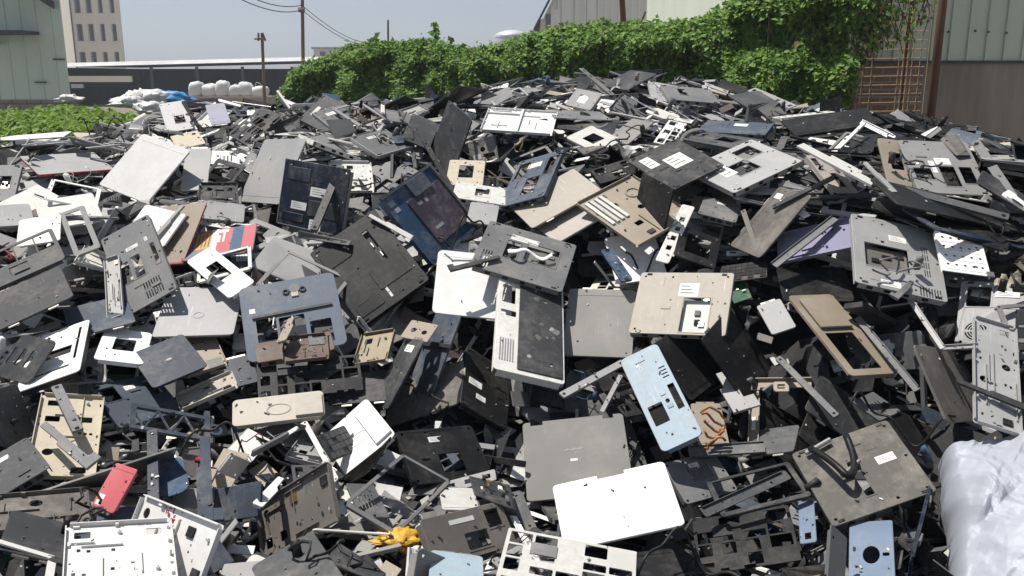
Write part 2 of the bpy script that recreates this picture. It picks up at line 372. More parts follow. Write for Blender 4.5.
def k_palm(W, L, m, rng, pad=0, one=0, **k):
    b = B(); hs = []
    if one: hs = [rrect(*(inv(.28, .3, .72, .66, W, L) if one == 1 else inv(.15, .5, .75, .93, W, L)), .004, 2)]
    elif pad: hs = [rrect(*inv(.36, .2, .62, .7, W, L), .02, 5)] if pad == 2 else []
    else:
        hs = [rrect(*inv(.05, .07, .95, .52, W, L), .004, 2)]
        if W > .15: hs.append(rrect(*inv(.38, .62, .6, .88, W, L), .003, 2))
    b.plate(outline(W, L, rng, .014), hs, -.0025, 0, m)
    b.box(-W/2+.012, W/2-.012, -L/2+.0006, -L/2+.003, -.014, -.0024, m)
    b.box(-W/2+.0006, -W/2+.003, -L/2+.012, L/2-.012, -.010, -.0024, m); b.box(W/2-.003, W/2-.0006, -L/2+.012, L/2-.012, -.010, -.0024, m)
    P = [('shell', b, -1)]
    if not one and not pad:
        for i in range(3): x = W*(-.25+.25*i); b.box(x-.002, x+.002, L*-.02, L*.43, -.004, -.0012, m)
        if W > .15:
            g = B(); x0, x1, y0, y1 = inv(.385, .63, .595, .8, W, L); g.box(x0, x1, y0, y1, -.004, -.003, rng.choice(['black', 'grey', m])); P.append(('touchpad', g, 0))
    if one == 2:
        g = B(); x0, x1, y0, y1 = inv(.12, .08, .8, .46, W, L); g.plate(rrect(x0, x1, y0, y1, .003, 2), [], .006, .012, m); P.append(('drive_plate', g, 0))
    if pad:
        g = B(); g.plate([(x*1.6+.0, y) for x, y in circ(0, -L*.05, .022, 24)], [[(x*1.6, y) for x, y in circ(0, -L*.05, .019, 24)]], .0001, .0014, m); P.append(('touchpad_ring', g, 0))
        g = B(); g.box(W*.18, W*.48, -L*.42, L*.35, .0005, .008, m); P.append(('raised_block', g, 0))
    return P
def k_keydeck(W, L, m, rng, **k):
    b = B(); o = outline(W, L, rng, .02)
    hs = [rrect(*inv(.13, .47, .33, .9, W, L), .004, 2), rrect(*inv(.36, .5, .62, .93, W, L), .004, 2), rrect(*inv(.66, .62, .88, .93, W, L), .004, 2)]
    b.plate(o, hs, -.003, 0, m)
    b.box(-W*.40, W*.42, L*.04, L*.07, -.0001, .006, 'midgrey')
    b.box(-W/2+.02, W/2-.02, L/2-.004, L/2-.0008, -.02, -.0029, m); b.box(-W/2+.0008, -W/2+.004, -L/2+.02, L/2-.02, -.018, -.0029, m)
    P = [('shell', b, -1)]
    g = B(); g.cyl(.02, L*.36, .018, .0002, .004, 'grey', 20); P.append(('round_badge', g, 0))
    g = B(); g.box(.008, .03, L*.25, L*.25+.018, .0002, .004, 'cream'); P.append(('paper_label', g, 0))
    g = B(); g.box(-W*.42, -W*.42+.018, L*.12, L*.12+.018, .0002, .0008, 'paper'); P.append(('sticker', g, 0))
    for x in (-.008, .045): g = B(); g.plate(circ(x, L*.33, .011, 12), [circ(x, L*.33, .007, 12)], .0002, .005, 'midgrey'); P.append(('screw_boss', g, 0))
    return P
def k_frame(W, L, m, rng, fw=.016, broken=0, **k):
    b = B(); e = min(fw, W*.3, L*.3)
    if broken and rng.random() < .45:
        f1 = rng.uniform(.3, 1); f2 = rng.uniform(.2, 1); x1 = -W/2+W*f1; x2 = -W/2+W*f2; j = e*.5*rng.uniform(-1, 1)
        b.plate([(x1, L/2), (-W/2+.004, L/2), (-W/2, L/2-.004), (-W/2, -L/2+.004), (-W/2+.004, -L/2), (x2, -L/2), (x2+j, -L/2+e), (-W/2+e, -L/2+e), (-W/2+e, L/2-e), (x1-j, L/2-e)], [], -.0035, 0, m); b.box(-W/2+.0006, -W/2+.0026, -L/2+.01, L/2-.01, -.009, -.0034, m); b.box(-W/2+.01, x1-.01, L/2-.0026, L/2-.0006, -.008, -.0034, m)
        return [('frame', b, -1)]
    b.plate(outline(W, L, rng, .01), [rrect(-W/2+e, W/2-e, -L/2+e*1.3, L/2-e, .003, 2)], -.0035, 0, m)
    b.box(-W/2+.01, W/2-.01, -L/2+.0006, -L/2+.0026, -.008, -.0034, m); b.box(-W/2+.0006, -W/2+.0026, -L/2+.01, L/2-.01, -.007, -.0034, m)
    P = [('frame', b, -1)]
    if min(W, L) > .14:
        for u, v in ((-1, 1), (1, 1), (-1, -1), (1, -1)):
            g = B(); g.cyl(u*(W/2-e/2), v*(L/2-e/2), .003, .0001, .0012, 'rubber' if m not in ('black',) else 'grey', 8); P.append(('screw_cap', g, 0))
    return P
def k_bracket(W, L, m, rng, **k):
    b = B(); hs = []; nx = max(2, int(W/.05)); ny = max(2, int(L/.045))
    for i in range(nx):
        for j in range(ny):
            if rng.random() < .78:
                x0 = -W/2+.006+(W-.012)*i/nx+.003; x1 = -W/2+.006+(W-.012)*(i+1)/nx-.003; y0 = -L/2+.006+(L-.012)*j/ny+.003; y1 = -L/2+.006+(L-.012)*(j+1)/ny-.003
                if rng.random() < .3: x1 -= (x1-x0)*.35
                if rng.random() < .3: y1 -= (y1-y0)*.4
                hs.append(rrect(x0, x1, y0, y1, .002, 1))
    b.plate(wobble(outline(W, L, rng, .005), rng, .001), hs, -.0025, 0, m, ch=.0006)
    for i in range(3): x = rng.uniform(-.45, .35)*W; b.box(x, x+.02, -L/2+.0005, -L/2+.0025, 0, .009, m)
    P = [('frame', b, -1)]
    g = B(); g.box(-W*.3, -W*.1, L*.1, L*.3, .0002, .003, rng.choice(['metal', 'dkgrey', m])); P.append(('shield_plate', g, 0))
    return P
def k_strip(W, L, m, rng, bar=0, **k):
    b = B()
    if bar:
        lx = W > L; w = min(W, L)/2; l_ = max(W, L)/2; t = min(max(w, .003), .008); typ = rng.randrange(4)
        def bb(a0, a1, c0, c1, z0, z1, mm=m):
            b.box(a0, a1, c0, c1, z0, z1, mm) if lx else b.box(c0, c1, a0, a1, z0, z1, mm)
        def pp(p): return p if lx else [(y, x) for x, y in p]
        if typ == 0:      # flat rail with a raised lip
            b.plate(pp(rrect(-l_, l_, -w, w, w*.4, 2)), [], -.0025, 0, m, ch=.0006); bb(-l_*.96, l_*.9, w-.0022, w-.0004, .0001, .006)
        elif typ == 1:    # channel
            b.plate(pp(rrect(-l_, l_, -w, w, .002, 1)), [], -.006, -.004, m, ch=.0004); bb(-l_, l_, -w, -w+.0016, -.0039, .001); bb(-l_, l_, w-.0016, w, -.0039, .001)
        elif typ == 2:    # stepped rail with a foot at one end
            b.plate(pp([(-l_, -w), (l_*.2, -w), (l_*.25, -w*.4), (l_, -w*.4), (l_, w), (-l_, w)]), [], -t, 0, m, ch=.0008); bb(-l_, -l_+w*2.2, w+.0002, w*2.2, -t*.8, -t*.1)
        else:             # plain strip with end screws
            b.plate(pp(rrect(-l_, l_, -w, w, w*.3, 2)), [], -t, 0, m, ch=.0008)
            for q in (-.92, .9):
                x, y = (q*l_, 0) if lx else (0, q*l_); b.cyl(x, y, w*.45, .0001, .001, 'recess', 8)
        return [('bar', b, -1)]
    hs = []; lx = W > L; n = max(2, int(max(W, L)/.045))
    for i in range(n):
        if rng.random() < .6:
            s0 = -.5+(i+.25)/n; s1 = -.5+(i+.7)/n
            hs.append([(s0*W, -L*.18), (s1*W, -L*.18), (s1*W, L*.2), (s0*W, L*.2)] if lx else [(-W*.18, s0*L), (W*.2, s0*L), (W*.2, s1*L), (-W*.18, s1*L)])
    b.plate(rrect(-W/2, W/2, -L/2, L/2, min(W, L)*.15, 2), hs, -.004, 0, m)
    for i in range(3):
        s_ = rng.uniform(-.45, .45)
        if lx: b.box(s_*W, s_*W+.006, L/2-.0005, L/2+.006, -.004, -.001, m)
        else: b.box(W/2-.0005, W/2+.006, s_*L, s_*L+.006, -.004, -.001, m)
    return [('bar', b, -1)]
def k_cover(W, L, m, rng, oval=0, two=0, **k):
    b = B(); hs = []
    if oval: hs = [[(x*.8, y*1.3) for x, y in circ(0, 0, min(W, L)*.24, 16)], rrect(W*.25, W*.4, -.006, .006, .002, 1)]
    elif two: hs = [circ(-W*.2, 0, .009, 12), circ(W*.2, -.003, .009, 12)]
    else:
        r = rng.random()
        if r < .4 and min(W, L) > .04:
            n = 5
            for i in range(n): x = W*(-.32+.64*i/n); hs.append([(x, -L*.25), (x+W*.05, -L*.25), (x+W*.05, L*.15), (x, L*.15)])
        elif r < .7: hs = [circ(W*.3, L*.3, min(W, L)*.08, 8), circ(-W*.3, -L*.3, min(W, L)*.08, 8)]
    p = rrect(-W/2, W/2, -L/2, L/2, .005, 2)
    if not (oval or two) and rng.random() < .4: p = [q for q in p if not (q[0] > W*.2 and q[1] > L*.2)]+[]; p.insert(0, (W/2, L*.1)); p.insert(1, (W*.2, L*.18)); p.insert(2, (W*.12, L/2))
    b.plate(p, hs if not len(p) == 0 else [], -.003, 0, m)
    b.box(-W*.4, W*.35, -L/2+.0005, -L/2+.0025, -.009, -.0029, m); b.box(-W/2+.0005, -W/2+.0025, -L*.4, L*.4, -.008, -.0029, m)
    return [('cover', b, -1)]
def k_perf(W, L, m, rng, **k):
    hs = [circ(-W*.36+W*.18*i, L*.34-L*.22*j, W*.036, 10) for i in range(5) for j in range(4)]
    b = B(); b.plate(rrect(-W/2, W/2, -L/2, L/2, .003, 1), hs, -.002, 0, m)
    for j in range(4): b.box(-W*.46, W*.46, L*.23-L*.22*j-.0012, L*.23-L*.22*j+.0012, 0, .0015, m)
    for x in (-W/2, W/2-.002): b.box(x, x+.002, -L/2+.003, L/2-.003, -.014, -.0021, m)
    g = B(); g.box(W*.4, W*.55, -L*.52, -L*.42, .0016, .006, 'metal')
    return [('plate', b, -1), ('corner_clip', g, 0)]
def k_truss(W, L, m, rng, **k):
    b = B(); t = .009
    b.box(-W/2, W/2, L/2-.012, L/2, -t, 0, m); b.box(-W/2, W/2, -L/2, -L/2+.012, -t, 0, m)
    b.box(-W/2, -W/2+.012, -L/2+.012, L/2-.012, -t, 0, m); b.box(W/2-.014, W/2, -L/2-.03, L/2+.02, -t-.001, .001, m)
    n = 6
    for i in range(n):
        x0 = -W/2+W*i/n; x1 = x0+W/n; a, c = (-L/2+.01, L/2-.01) if i % 2 else (L/2-.01, -L/2+.01)
        b.tube([(x0, a, -.004), (x1, c, -.004)], .0035, m, 6)
    g = B(); g.plate(circ(W/2+.014, 0, .022, 16), [circ(W/2+.014, 0, .013, 12)], -.008, .0, m)
    return [('truss', b, -1), ('hinge_ring', g, 0)]
def k_hinged(W, L, m, rng, **k):
    b = B(); b.plate(outline(W, L, rng, .012), [], -.004, 0, m)
    for x0, x1, y0, y1 in ((-W/2+.01, W/2-.01, -L/2+.0008, -L/2+.003), (-W/2+.0008, -W/2+.003, -L/2+.01, L/2-.01)): b.box(x0, x1, y0, y1, -.02, -.0039, m)
    P = [('shell', b, -1)]
    g = B(); g.plate(rrect(*inv(.3, .22, .97, .86, W, L), .004, 2), [], .0002, .006, 'dkpurple'); P.append(('inner_panel', g, 0))
    for r in ((.42, .3, .5, .34), (.55, .3, .6, .36), (.4, .66, .55, .7)): g.box(*inv(*r, W, L), .0061, .0068, 'lightgrey')
    g = B(); g.plate(rrect(*inv(.45, .03, .8, .24, W, L), .004, 2), [], .0065, .012, 'slate'); P.append(('cover_door', g, 0))
    for r in ((.06, .1, .16, .17), (.08, .2, .16, .26)):
        g = B(); g.box(*inv(*r, W, L), .0002, .0012, 'ltblue'); P.append(('sticker', g, 0))
    for x in (.93, .0):
        g = B(); g.box(*inv(.0, .0, 1.0, .035, W, L), .0005, .010, 'slate') if x else g.box(*inv(.965, .04, 1, 1, W, L), .0005, .012, 'midgrey'); P.append(('edge_rail', g, 0))
    return P
def k_inner(W, L, m, rng, **k):
    b = B(); hs = [rrect(*inv(.06, .1, .26, .3, W, L), .004, 2), rrect(*inv(.05, .38, .28, .44, W, L), .003, 1)]
    b.plate(outline(W, L, rng, .012), hs, -.003, 0, m)
    b.box(-W/2+.012, W/2-.012, -L/2+.0006, -L/2+.004, -.028, -.0029, m); b.box(-W/2+.0006, -W/2+.004, -L/2+.012, L/2-.012, -.028, -.0029, m); b.box(W/2-.004, W/2-.0006, -L/2+.012, L/2-.012, -.028, -.0029, m)
    P = [('shell', b, -1)]
    g = B(); g.plate(rrect(*inv(.32, .03, .97, .96, W, L), .004, 2), [circ(W*.2, L*.3, .006, 8), circ(W*.3, -L*.35, .006, 8)], .0003, .004, 'dkgrey'); P.append(('inner_panel', g, 0))
    for i in range(9):
        q = B(); x = rng.uniform(-.1, .38)*W; y = rng.uniform(-.4, .4)*L; r_ = rng.uniform(.005, .013)
        q.plate(wobble(circ(x, y, r_, 9), rng, r_*.35), [], .0041, .0046, rng.choice(['lightgrey', 'taupe', 'grey']), ch=.0001); P.append(('glue_patch', q, 1))
    q = B(); x0, x1, y0, y1 = inv(.06, .5, .28, .9, W, L)
    for i in range(6): xx = x0+(x1-x0)*i/6; q.box(xx, xx+.0035, y0, y0+(y1-y0)*.55, .0002, .0016, 'lightgrey')
    P.append(('vent_grille', q, 0))
    return P
def k_bluelid(W, L, m, rng, **k):
    b = B(); e = .03
    hs = [rrect(*inv(.12, .56, .48, .76, W, L), .002, 1)]
    for i in range(4): y = L*(.24-.035*i); hs.append([(W*.26, y), (W*.42, y), (W*.42, y+L*.014), (W*.26, y+L*.014)])
    hs.append([(W*.26, L*.06), (W*.42, L*.06), (W*.42, -L*.2), (W*.26, -L*.2)])
    hs.append([(x*.8, y) for x, y in circ(W*.12/.8, -L*.08, .008, 12)])
    b.plate(outline(W, L, rng, .016), hs, -.003, 0, m)
    b.box(W/2-.004, W/2-.0006, -L/2+.016, L/2-.016, -.024, -.0029, m); b.box(-W/2+.016, W/2-.016, -L/2+.0006, -L/2+.004, -.022, -.0029, m); b.box(-W/2+.0006, -W/2+.003, -L/2+.016, L/2-.016, -.012, -.0029, m)
    P = [('shell', b, -1)]
    g = B(); g.box(*inv(.12, .56, .48, .76, W, L), -.012, -.010, 'recess'); P.append(('touchpad_well', g, 0))  # well and slot floors coloured near-black for the shade inside
    g = B(); g.box(*inv(.74, .43, .95, .72, W, L), -.010, -.008, 'recess'); P.append(('slot_floor', g, 0))
    for x, y in ((.0, .0), (.04, -.14)): g = B(); g.plate(rrect(W*(.08+x)-.008, W*(.08+x)+.010, L*y-.006, L*y+.008, .003, 2), [], .0002, .002, m); P.append(('button', g, 0))
    g = B()
    for i in range(5): g.box(-W*.18+i*.006, -W*.18+i*.006+.004, L*.38, L*.38+.004, .0002, .0008, 'navy')
    g.plate(circ(-W*.12, L*.32, .005, 10), [circ(-W*.12, L*.32, .0035, 10)], .0002, .0008, 'paper'); g.box(-W*.2, -W*.12, L*.345, L*.37, .0002, .0008, 'paper')
    P.append(('sticker', g, 0)); return P
def k_slotlid(W, L, m, rng, **k):
    b = B(); hs = [rrect(*inv(.2, .42, .78, .58, W, L), .002, 1), rrect(*inv(.84, .1, .89, .72, W, L), .002, 1), rrect(*inv(.2, .8, .8, .84, W, L), .002, 1)]
    b.plate(outline(W, L, rng, .01), hs, -.003, 0, m)
    b.box(W/2-.004, W/2-.0006, -L/2+.01, L/2-.01, -.02, -.0029, 'black'); b.box(-W/2+.01, W/2-.01, -L/2+.0006, -L/2+.004, -.02, -.0029, 'black')
    g = B(); g.box(-W*.45, W*.45, -L*.45, L*.45, -.010, -.008, 'black')
    return [('shell', b, -1), ('backing_plate', g, 0)]
def k_cornerframe(W, L, m, rng, **k):
    b = B(); e = .03
    b.plate([(-W/2, -L/2), (-W/2, L/2), (W/2, L/2), (W/2, L/2-e), (-W/2+e, L/2-e), (-W/2+e, -L/2)], [], -.003, 0, m)
    b.box(-W/2, -W/2+.003, -L/2, L/2, .0001, .012, m); b.box(-W/2+.004, W/2, L/2-.003, L/2, .0001, .012, m); b.box(-W/2+e-.003, -W/2+e, -L/2, L/2-e, .0001, .010, m)
    g = B(); g.plate(rrect(-.02, .025, L/2-e-.02, L/2-e+.02, .002, 1), [rrect(-.009, .013, L/2-e-.009, L/2-e+.009, .002, 1)], .001, .005, m)
    g2 = B(); g2.box(-W/2+.008, -W/2+.02, -L*.3, -L*.1, .0002, .003, 'offwhite')
    return [('frame', b, -1), ('square_lug', g, 0), ('label_strip', g2, 0)]
def k_keyboard(W, L, m, rng, **k):
    b = B(); b.plate(rrect(-W/2, W/2, -L/2, L/2, .004, 2), [], -.004, 0, 'dkgrey')
    g = B(); nx = max(4, int(W/.019)); ny = max(3, int(L/.019))
    for j in range(ny):
        for i in range(nx):
            if rng.random() < .12: continue
            x = -W/2+.003+(W-.006)*i/nx; y = -L/2+.003+(L-.006)*j/ny; g.box(x+.001, x+(W-.006)/nx-.001, y+.001, y+(L-.006)/ny-.001, .0001, .003, m)
    return [('backing_plate', b, -1), ('keys', g, 0)]
def k_board(W, L, m, rng, **k):
    b = B(); b.plate(outline(W, L, rng, .003), [circ(W*.4, L*.4, .003, 6)], -.0015, 0, 'green' if rng.random() < .2 else 'dkgrey')
    g = B()
    for i in range(14):
        x = (-.44+.13*(i % 7))*W; y = (-.4+.42*(i//7)+rng.uniform(0, .2))*L; g.box(x, x+rng.uniform(.004, .02), y, y+rng.uniform(.004, .014), .0001, rng.uniform(.001, .006), rng.choice(['black', 'metal', 'offwhite', 'dkgrey', 'foil']))
    return [('board', b, -1), ('chips', g, 0)]
def k_fan(W, L, m, rng, **k):
    r = min(W, L)/2; b = B(); b.plate(circ(0, 0, r, 22), [circ(0, 0, r*.7, 18)], -.009, 0, m); b.box(r*.6, r*1.5, -r*.7, r*.5, -.009, -.001, m)
    g = B(); g.cyl(0, 0, r*.25, -.007, -.002, 'black', 12)
    for i in range(11):
        a = i/11*2*PI; g.tube([(r*.25*math.cos(a), r*.25*math.sin(a), -.005), (r*.62*math.cos(a+.35), r*.62*math.sin(a+.35), -.005)], .0022, 'black', 4)
    return [('housing', b, -1), ('blades', g, 0)]
def k_battery(W, L, m, rng, **k):
    b = B(); b.plate(rrect(-W/2, W/2, -L/2, L/2, .006, 3), [], -.018, 0, m, ch=.003); b.box(-W*.1, W*.15, -L/2-.0004, -L/2+.002, -.014, -.006, 'recess')
    return [('case', b, -1), ('sticker', sticker(W, L, (.12, .2, .6, .75)), 0)]
def k_shard(W, L, m, rng, **k):
    n = rng.randint(5, 8); p = []
    for i in range(n):
        a = 2*PI*(i+rng.uniform(-.3, .3))/n; r = rng.uniform(.5, 1.1); p.append((W/2*r*math.cos(a), L/2*r*math.sin(a)))
    b = B(); b.plate(p, [], -.0025, 0, m); b.box(-W*.25, W*.2, -.001, .001, -.008, -.0024, m)
    return [('fragment', b, -1)]
def k_curved(W, L, m, rng, **k):
    # moulded hinge cover or front edge: an arched shell with inner ribs
    b = B(); n = 9; r = L; a0 = -.15; a1 = PI*rng.uniform(.55, .95); t = .0022
    def ring(x, rr): return [(x, rr*math.cos(a0+(a1-a0)*i/n)*1.3, rr*math.sin(a0+(a1-a0)*i/n)-r*.6) for i in range(n+1)]
    A, Bq, Cq, D = ring(-W/2, r), ring(W/2, r), ring(-W/2, r-t), ring(W/2, r-t); o = n+1
    fs = [(i, i+1, o+i+1, o+i) for i in range(n)]+[(2*o+i, 3*o+i, 3*o+i+1, 2*o+i+1) for i in range(n)]+[(i, 2*o+i, 2*o+i+1, i+1) for i in range(n)]+[(o+i, o+i+1, 3*o+i+1, 3*o+i) for i in range(n)]+[(0, o, 3*o, 2*o), (n, 2*o+n, 3*o+n, o+n)]
    b.add(A+Bq+Cq+D, fs, m)
    for i in range(3): x = (-.3+.3*i)*W; b.box(x, x+.0015, -r*.8, r*.9, -r*.6, -r*.45, m)
    return [('shell', b, -1)]
def k_drive(W, L, m, rng, **k):
    b = B(); b.plate(outline(W, L, rng, .003), [circ(W*.1, 0, .012, 14), rrect(-W*.4, -W*.2, -L*.3, -L*.1, .002, 1)], -.0018, 0, 'metal'); b.box(-W/2+.002, W/2-.002, -L/2+.0006, -L/2+.0022, -.012, -.0017, 'metal'); b.box(-W/2+.0006, -W/2+.0022, -L/2+.003, L/2-.003, -.012, -.0017, 'metal')
    b.plate(circ(W*.1, 0, .035, 20), [circ(W*.1, 0, .033, 20)], .0001, .001, 'metal')
    g = B(); g.box(-W/2, W/2, -L/2-.006, -L/2-.0002, -.012, .001, m); g.box(W*.1, W*.3, -L/2-.007, -L/2-.0061, -.008, -.004, 'recess')
    return [('housing', b, -1), ('front_bezel', g, 0), ('sticker', sticker(W, L, (.1, .12, .45, .4), .0014), 0)]
def k_lcd(W, L, m, rng, **k):
    b = B(); b.plate(outline(W, L, rng, .002), [], -.005, 0, 'metal'); b.box(-W/2+.004, W/2-.004, L/2-.022, L/2-.002, .0001, .002, 'ink')
    g = B(); g.box(-W/2+.008, W/2-.008, -L/2+.008, L/2-.028, .0002, .0012, m if rng.random() < .5 else 'lightgrey')
    f = B(); f.tube([(0, -L*.1, .002), (.01, L*.1, .012), (-.01, L*.35, .004), (.005, L*.52, .01)], .0025, 'rubber', 5)
    return [('panel', b, -1), ('backing_sheet', g, 0), ('lead_wire', f, 0)]
def k_cable(W, L, m, rng, **k):
    b = B(); b.smooth = True; ph = rng.uniform(0, 6); n = 22
    b.tube([(W*(i/n-.5)+.02*math.sin(i*.9+ph), L*.5*math.sin(i*.38+ph)+.01*math.sin(i*1.3), .02+.018*math.sin(i*.6+ph*2)) for i in range(n+1)], rng.choice((.0015, .002, .0032)), m, 6); b.box(W/2-.004, W/2+.014, -.006+L*.5*math.sin(n*.38+ph), .006+L*.5*math.sin(n*.38+ph), .0, .04, m)
    return [('cable', b, -1)]
def k_ribbon(W, L, m, rng, **k):
    b = B(); b.smooth = True; n = 14; ph = rng.uniform(0, 6); c = [(W*(i/n-.5), .012*math.sin(i*.7+ph), .012*math.sin(i*.45+ph*2)) for i in range(n+1)]; w = L/2
    vs = [(x, y-w, z) for x, y, z in c]+[(x, y+w, z+.004) for x, y, z in c]+[(x, y-w, z-.0006) for x, y, z in c]+[(x, y+w, z+.0034) for x, y, z in c]; o = n+1
    b.add(vs, [(i, i+1, o+i+1, o+i) for i in range(n)]+[(2*o+i, 3*o+i, 3*o+i+1, 2*o+i+1) for i in range(n)]+[(i, 2*o+i, 2*o+i+1, i+1) for i in range(n)]+[(o+i, o+i+1, 3*o+i+1, 3*o+i) for i in range(n)], m)
    return [('ribbon', b, -1)]
KINDS = dict(curved=k_curved, drive=k_drive, lcd=k_lcd, cable=k_cable, ribbon=k_ribbon, lid=k_lid, base=k_base, tray=k_tray, palm=k_palm, frame=k_frame, bracket=k_bracket, strip=k_strip, cover=k_cover, perf=k_perf, truss=k_truss, hinged=k_hinged,
 inner=k_inner, bluelid=k_bluelid, slotlid=k_slotlid, cornerframe=k_cornerframe, keyboard=k_keyboard, board=k_board, fan=k_fan, battery=k_battery, shard=k_shard, keydeck=k_keydeck)
plastic('dkpurple', (.065, .055, .08), .4)
def build(name, spec, loc, q, label, cat, group=None):
    root = empty(name, loc, q) if len(spec) > 1 else None
    if root is None:
        me = spec[0][1] if isinstance(spec[0][1], bpy.types.Mesh) else spec[0][1].mesh(name)
        root = link(name, me); root.location = loc; root.rotation_mode = 'QUATERNION'; root.rotation_quaternion = q
    else:
        made = []
        for pn, b, pa in spec:
            me = b if isinstance(b, bpy.types.Mesh) else b.mesh(pn)
            # parts hang under the thing, sub-parts under the shell they sit on
            par = root if pa < 0 or pn in ('sticker', 'hinge', 'touchpad', 'logo', 'inner_panel', 'keys', 'chips', 'blades', 'edge_trim', 'cover_door', 'bay_floor') else made[pa]
            made.append(link(pn, me, par))
    tag(root, label, cat, group); return root
HEAP_Z = [
 [0.54,0.58,0.62,0.66,0.69,0.71,0.73,0.75,0.78,0.82,0.84,0.83,0.81,0.79,0.77,0.74,0.71,0.68,0.67,0.66,0.64,0.62,0.60,0.57,0.55],
 [0.59,0.65,0.70,0.74,0.77,0.80,0.82,0.84,0.87,0.93,0.95,0.91,0.88,0.87,0.88,0.86,0.81,0.80,0.79,0.77,0.74,0.71,0.68,0.65,0.62],
 [0.65,0.72,0.78,0.83,0.87,0.90,0.92,0.94,0.98,1.04,1.05,0.98,0.94,0.93,0.97,1.00,0.97,0.95,0.93,0.90,0.86,0.81,0.77,0.73,0.69],
 [0.71,0.79,0.86,0.92,0.97,1.01,1.03,1.04,1.06,1.09,1.06,1.00,0.97,0.93,0.93,1.08,1.11,1.11,1.09,1.04,0.98,0.91,0.86,0.81,0.77],
 [0.77,0.86,0.94,1.02,1.08,1.12,1.14,1.14,1.12,1.08,1.01,0.97,0.95,0.90,0.88,1.05,1.21,1.27,1.25,1.19,1.11,1.02,0.95,0.90,0.84],
 [0.82,0.93,1.03,1.12,1.19,1.25,1.27,1.26,1.20,1.12,1.03,0.98,0.94,0.92,0.93,1.10,1.36,1.43,1.40,1.32,1.23,1.13,1.05,0.99,0.92],
 [0.87,0.99,1.10,1.21,1.30,1.37,1.40,1.41,1.37,1.28,1.20,1.15,1.13,1.13,1.19,1.38,1.54,1.58,1.52,1.43,1.33,1.23,1.15,1.07,0.99],
 [0.91,1.04,1.17,1.30,1.40,1.48,1.51,1.52,1.49,1.44,1.40,1.39,1.42,1.43,1.50,1.61,1.67,1.67,1.61,1.51,1.41,1.31,1.22,1.13,1.04],
 [0.94,1.08,1.23,1.37,1.49,1.57,1.60,1.59,1.57,1.54,1.53,1.54,1.56,1.61,1.67,1.71,1.74,1.72,1.64,1.55,1.45,1.35,1.26,1.16,1.07],
 [0.96,1.11,1.26,1.41,1.54,1.63,1.65,1.65,1.64,1.63,1.64,1.66,1.67,1.71,1.74,1.78,1.80,1.75,1.66,1.57,1.47,1.37,1.27,1.17,1.07],
 [0.96,1.11,1.27,1.42,1.56,1.65,1.66,1.68,1.70,1.71,1.74,1.77,1.78,1.79,1.80,1.81,1.82,1.78,1.68,1.57,1.46,1.36,1.25,1.15,1.05],
 [0.94,1.09,1.25,1.41,1.54,1.62,1.66,1.72,1.75,1.77,1.80,1.84,1.87,1.88,1.87,1.86,1.83,1.78,1.67,1.55,1.43,1.31,1.21,1.11,1.01],
 [0.91,1.06,1.22,1.37,1.51,1.61,1.70,1.77,1.80,1.81,1.82,1.87,1.92,1.94,1.95,1.92,1.86,1.76,1.63,1.49,1.36,1.24,1.13,1.03,0.94],
 [0.88,1.02,1.18,1.33,1.46,1.59,1.70,1.79,1.82,1.82,1.83,1.87,1.93,1.96,1.99,1.96,1.85,1.72,1.56,1.40,1.26,1.13,1.02,0.93,0.84],
 [0.84,0.98,1.12,1.26,1.40,1.52,1.64,1.72,1.76,1.78,1.80,1.84,1.89,1.93,1.96,1.90,1.79,1.63,1.46,1.28,1.12,0.99,0.88,0.79,0.72],
 [0.79,0.91,1.05,1.18,1.30,1.42,1.52,1.60,1.65,1.68,1.71,1.75,1.79,1.83,1.83,1.77,1.66,1.50,1.32,1.13,0.97,0.84,0.74,0.66,0.60],
 [0.72,0.84,0.95,1.07,1.17,1.27,1.36,1.43,1.49,1.53,1.57,1.60,1.64,1.66,1.65,1.59,1.48,1.33,1.15,0.98,0.82,0.70,0.61,0.54,0.48],
 [0.63,0.74,0.84,0.93,1.02,1.10,1.17,1.23,1.29,1.33,1.37,1.41,1.43,1.44,1.43,1.38,1.28,1.13,0.96,0.81,0.67,0.57,0.49,0.43,0.37],
 [0.53,0.62,0.71,0.78,0.85,0.91,0.96,1.01,1.05,1.09,1.13,1.16,1.19,1.19,1.17,1.12,1.03,0.89,0.75,0.61,0.51,0.42,0.36,0.31,0.25],
 [0.42,0.49,0.56,0.61,0.66,0.69,0.73,0.76,0.80,0.83,0.86,0.89,0.90,0.90,0.87,0.82,0.73,0.61,0.49,0.40,0.32,0.26,0.22,0.17,0.12],
 [0.29,0.35,0.40,0.43,0.46,0.48,0.49,0.51,0.54,0.56,0.58,0.59,0.60,0.59,0.56,0.51,0.42,0.32,0.23,0.17,0.12,0.08,0.05,0.02,0.00],
 [0.14,0.19,0.23,0.25,0.25,0.25,0.25,0.26,0.27,0.29,0.30,0.30,0.29,0.28,0.25,0.21,0.13,0.05,0.00,0.00,0.00,0.00,0.00,0.00,0.00],
 [0.00,0.03,0.05,0.06,0.05,0.04,0.03,0.02,0.03,0.03,0.03,0.02,0.01,0.00,0.00,0.00,0.00,0.00,0.00,0.00,0.00,0.00,0.00,0.00,0.00],
 [0.00,0.00,0.00,0.00,0.00,0.00,0.00,0.00,0.00,0.00,0.00,0.00,0.00,0.00,0.00,0.00,0.00,0.00,0.00,0.00,0.00,0.00,0.00,0.00,0.00],
]
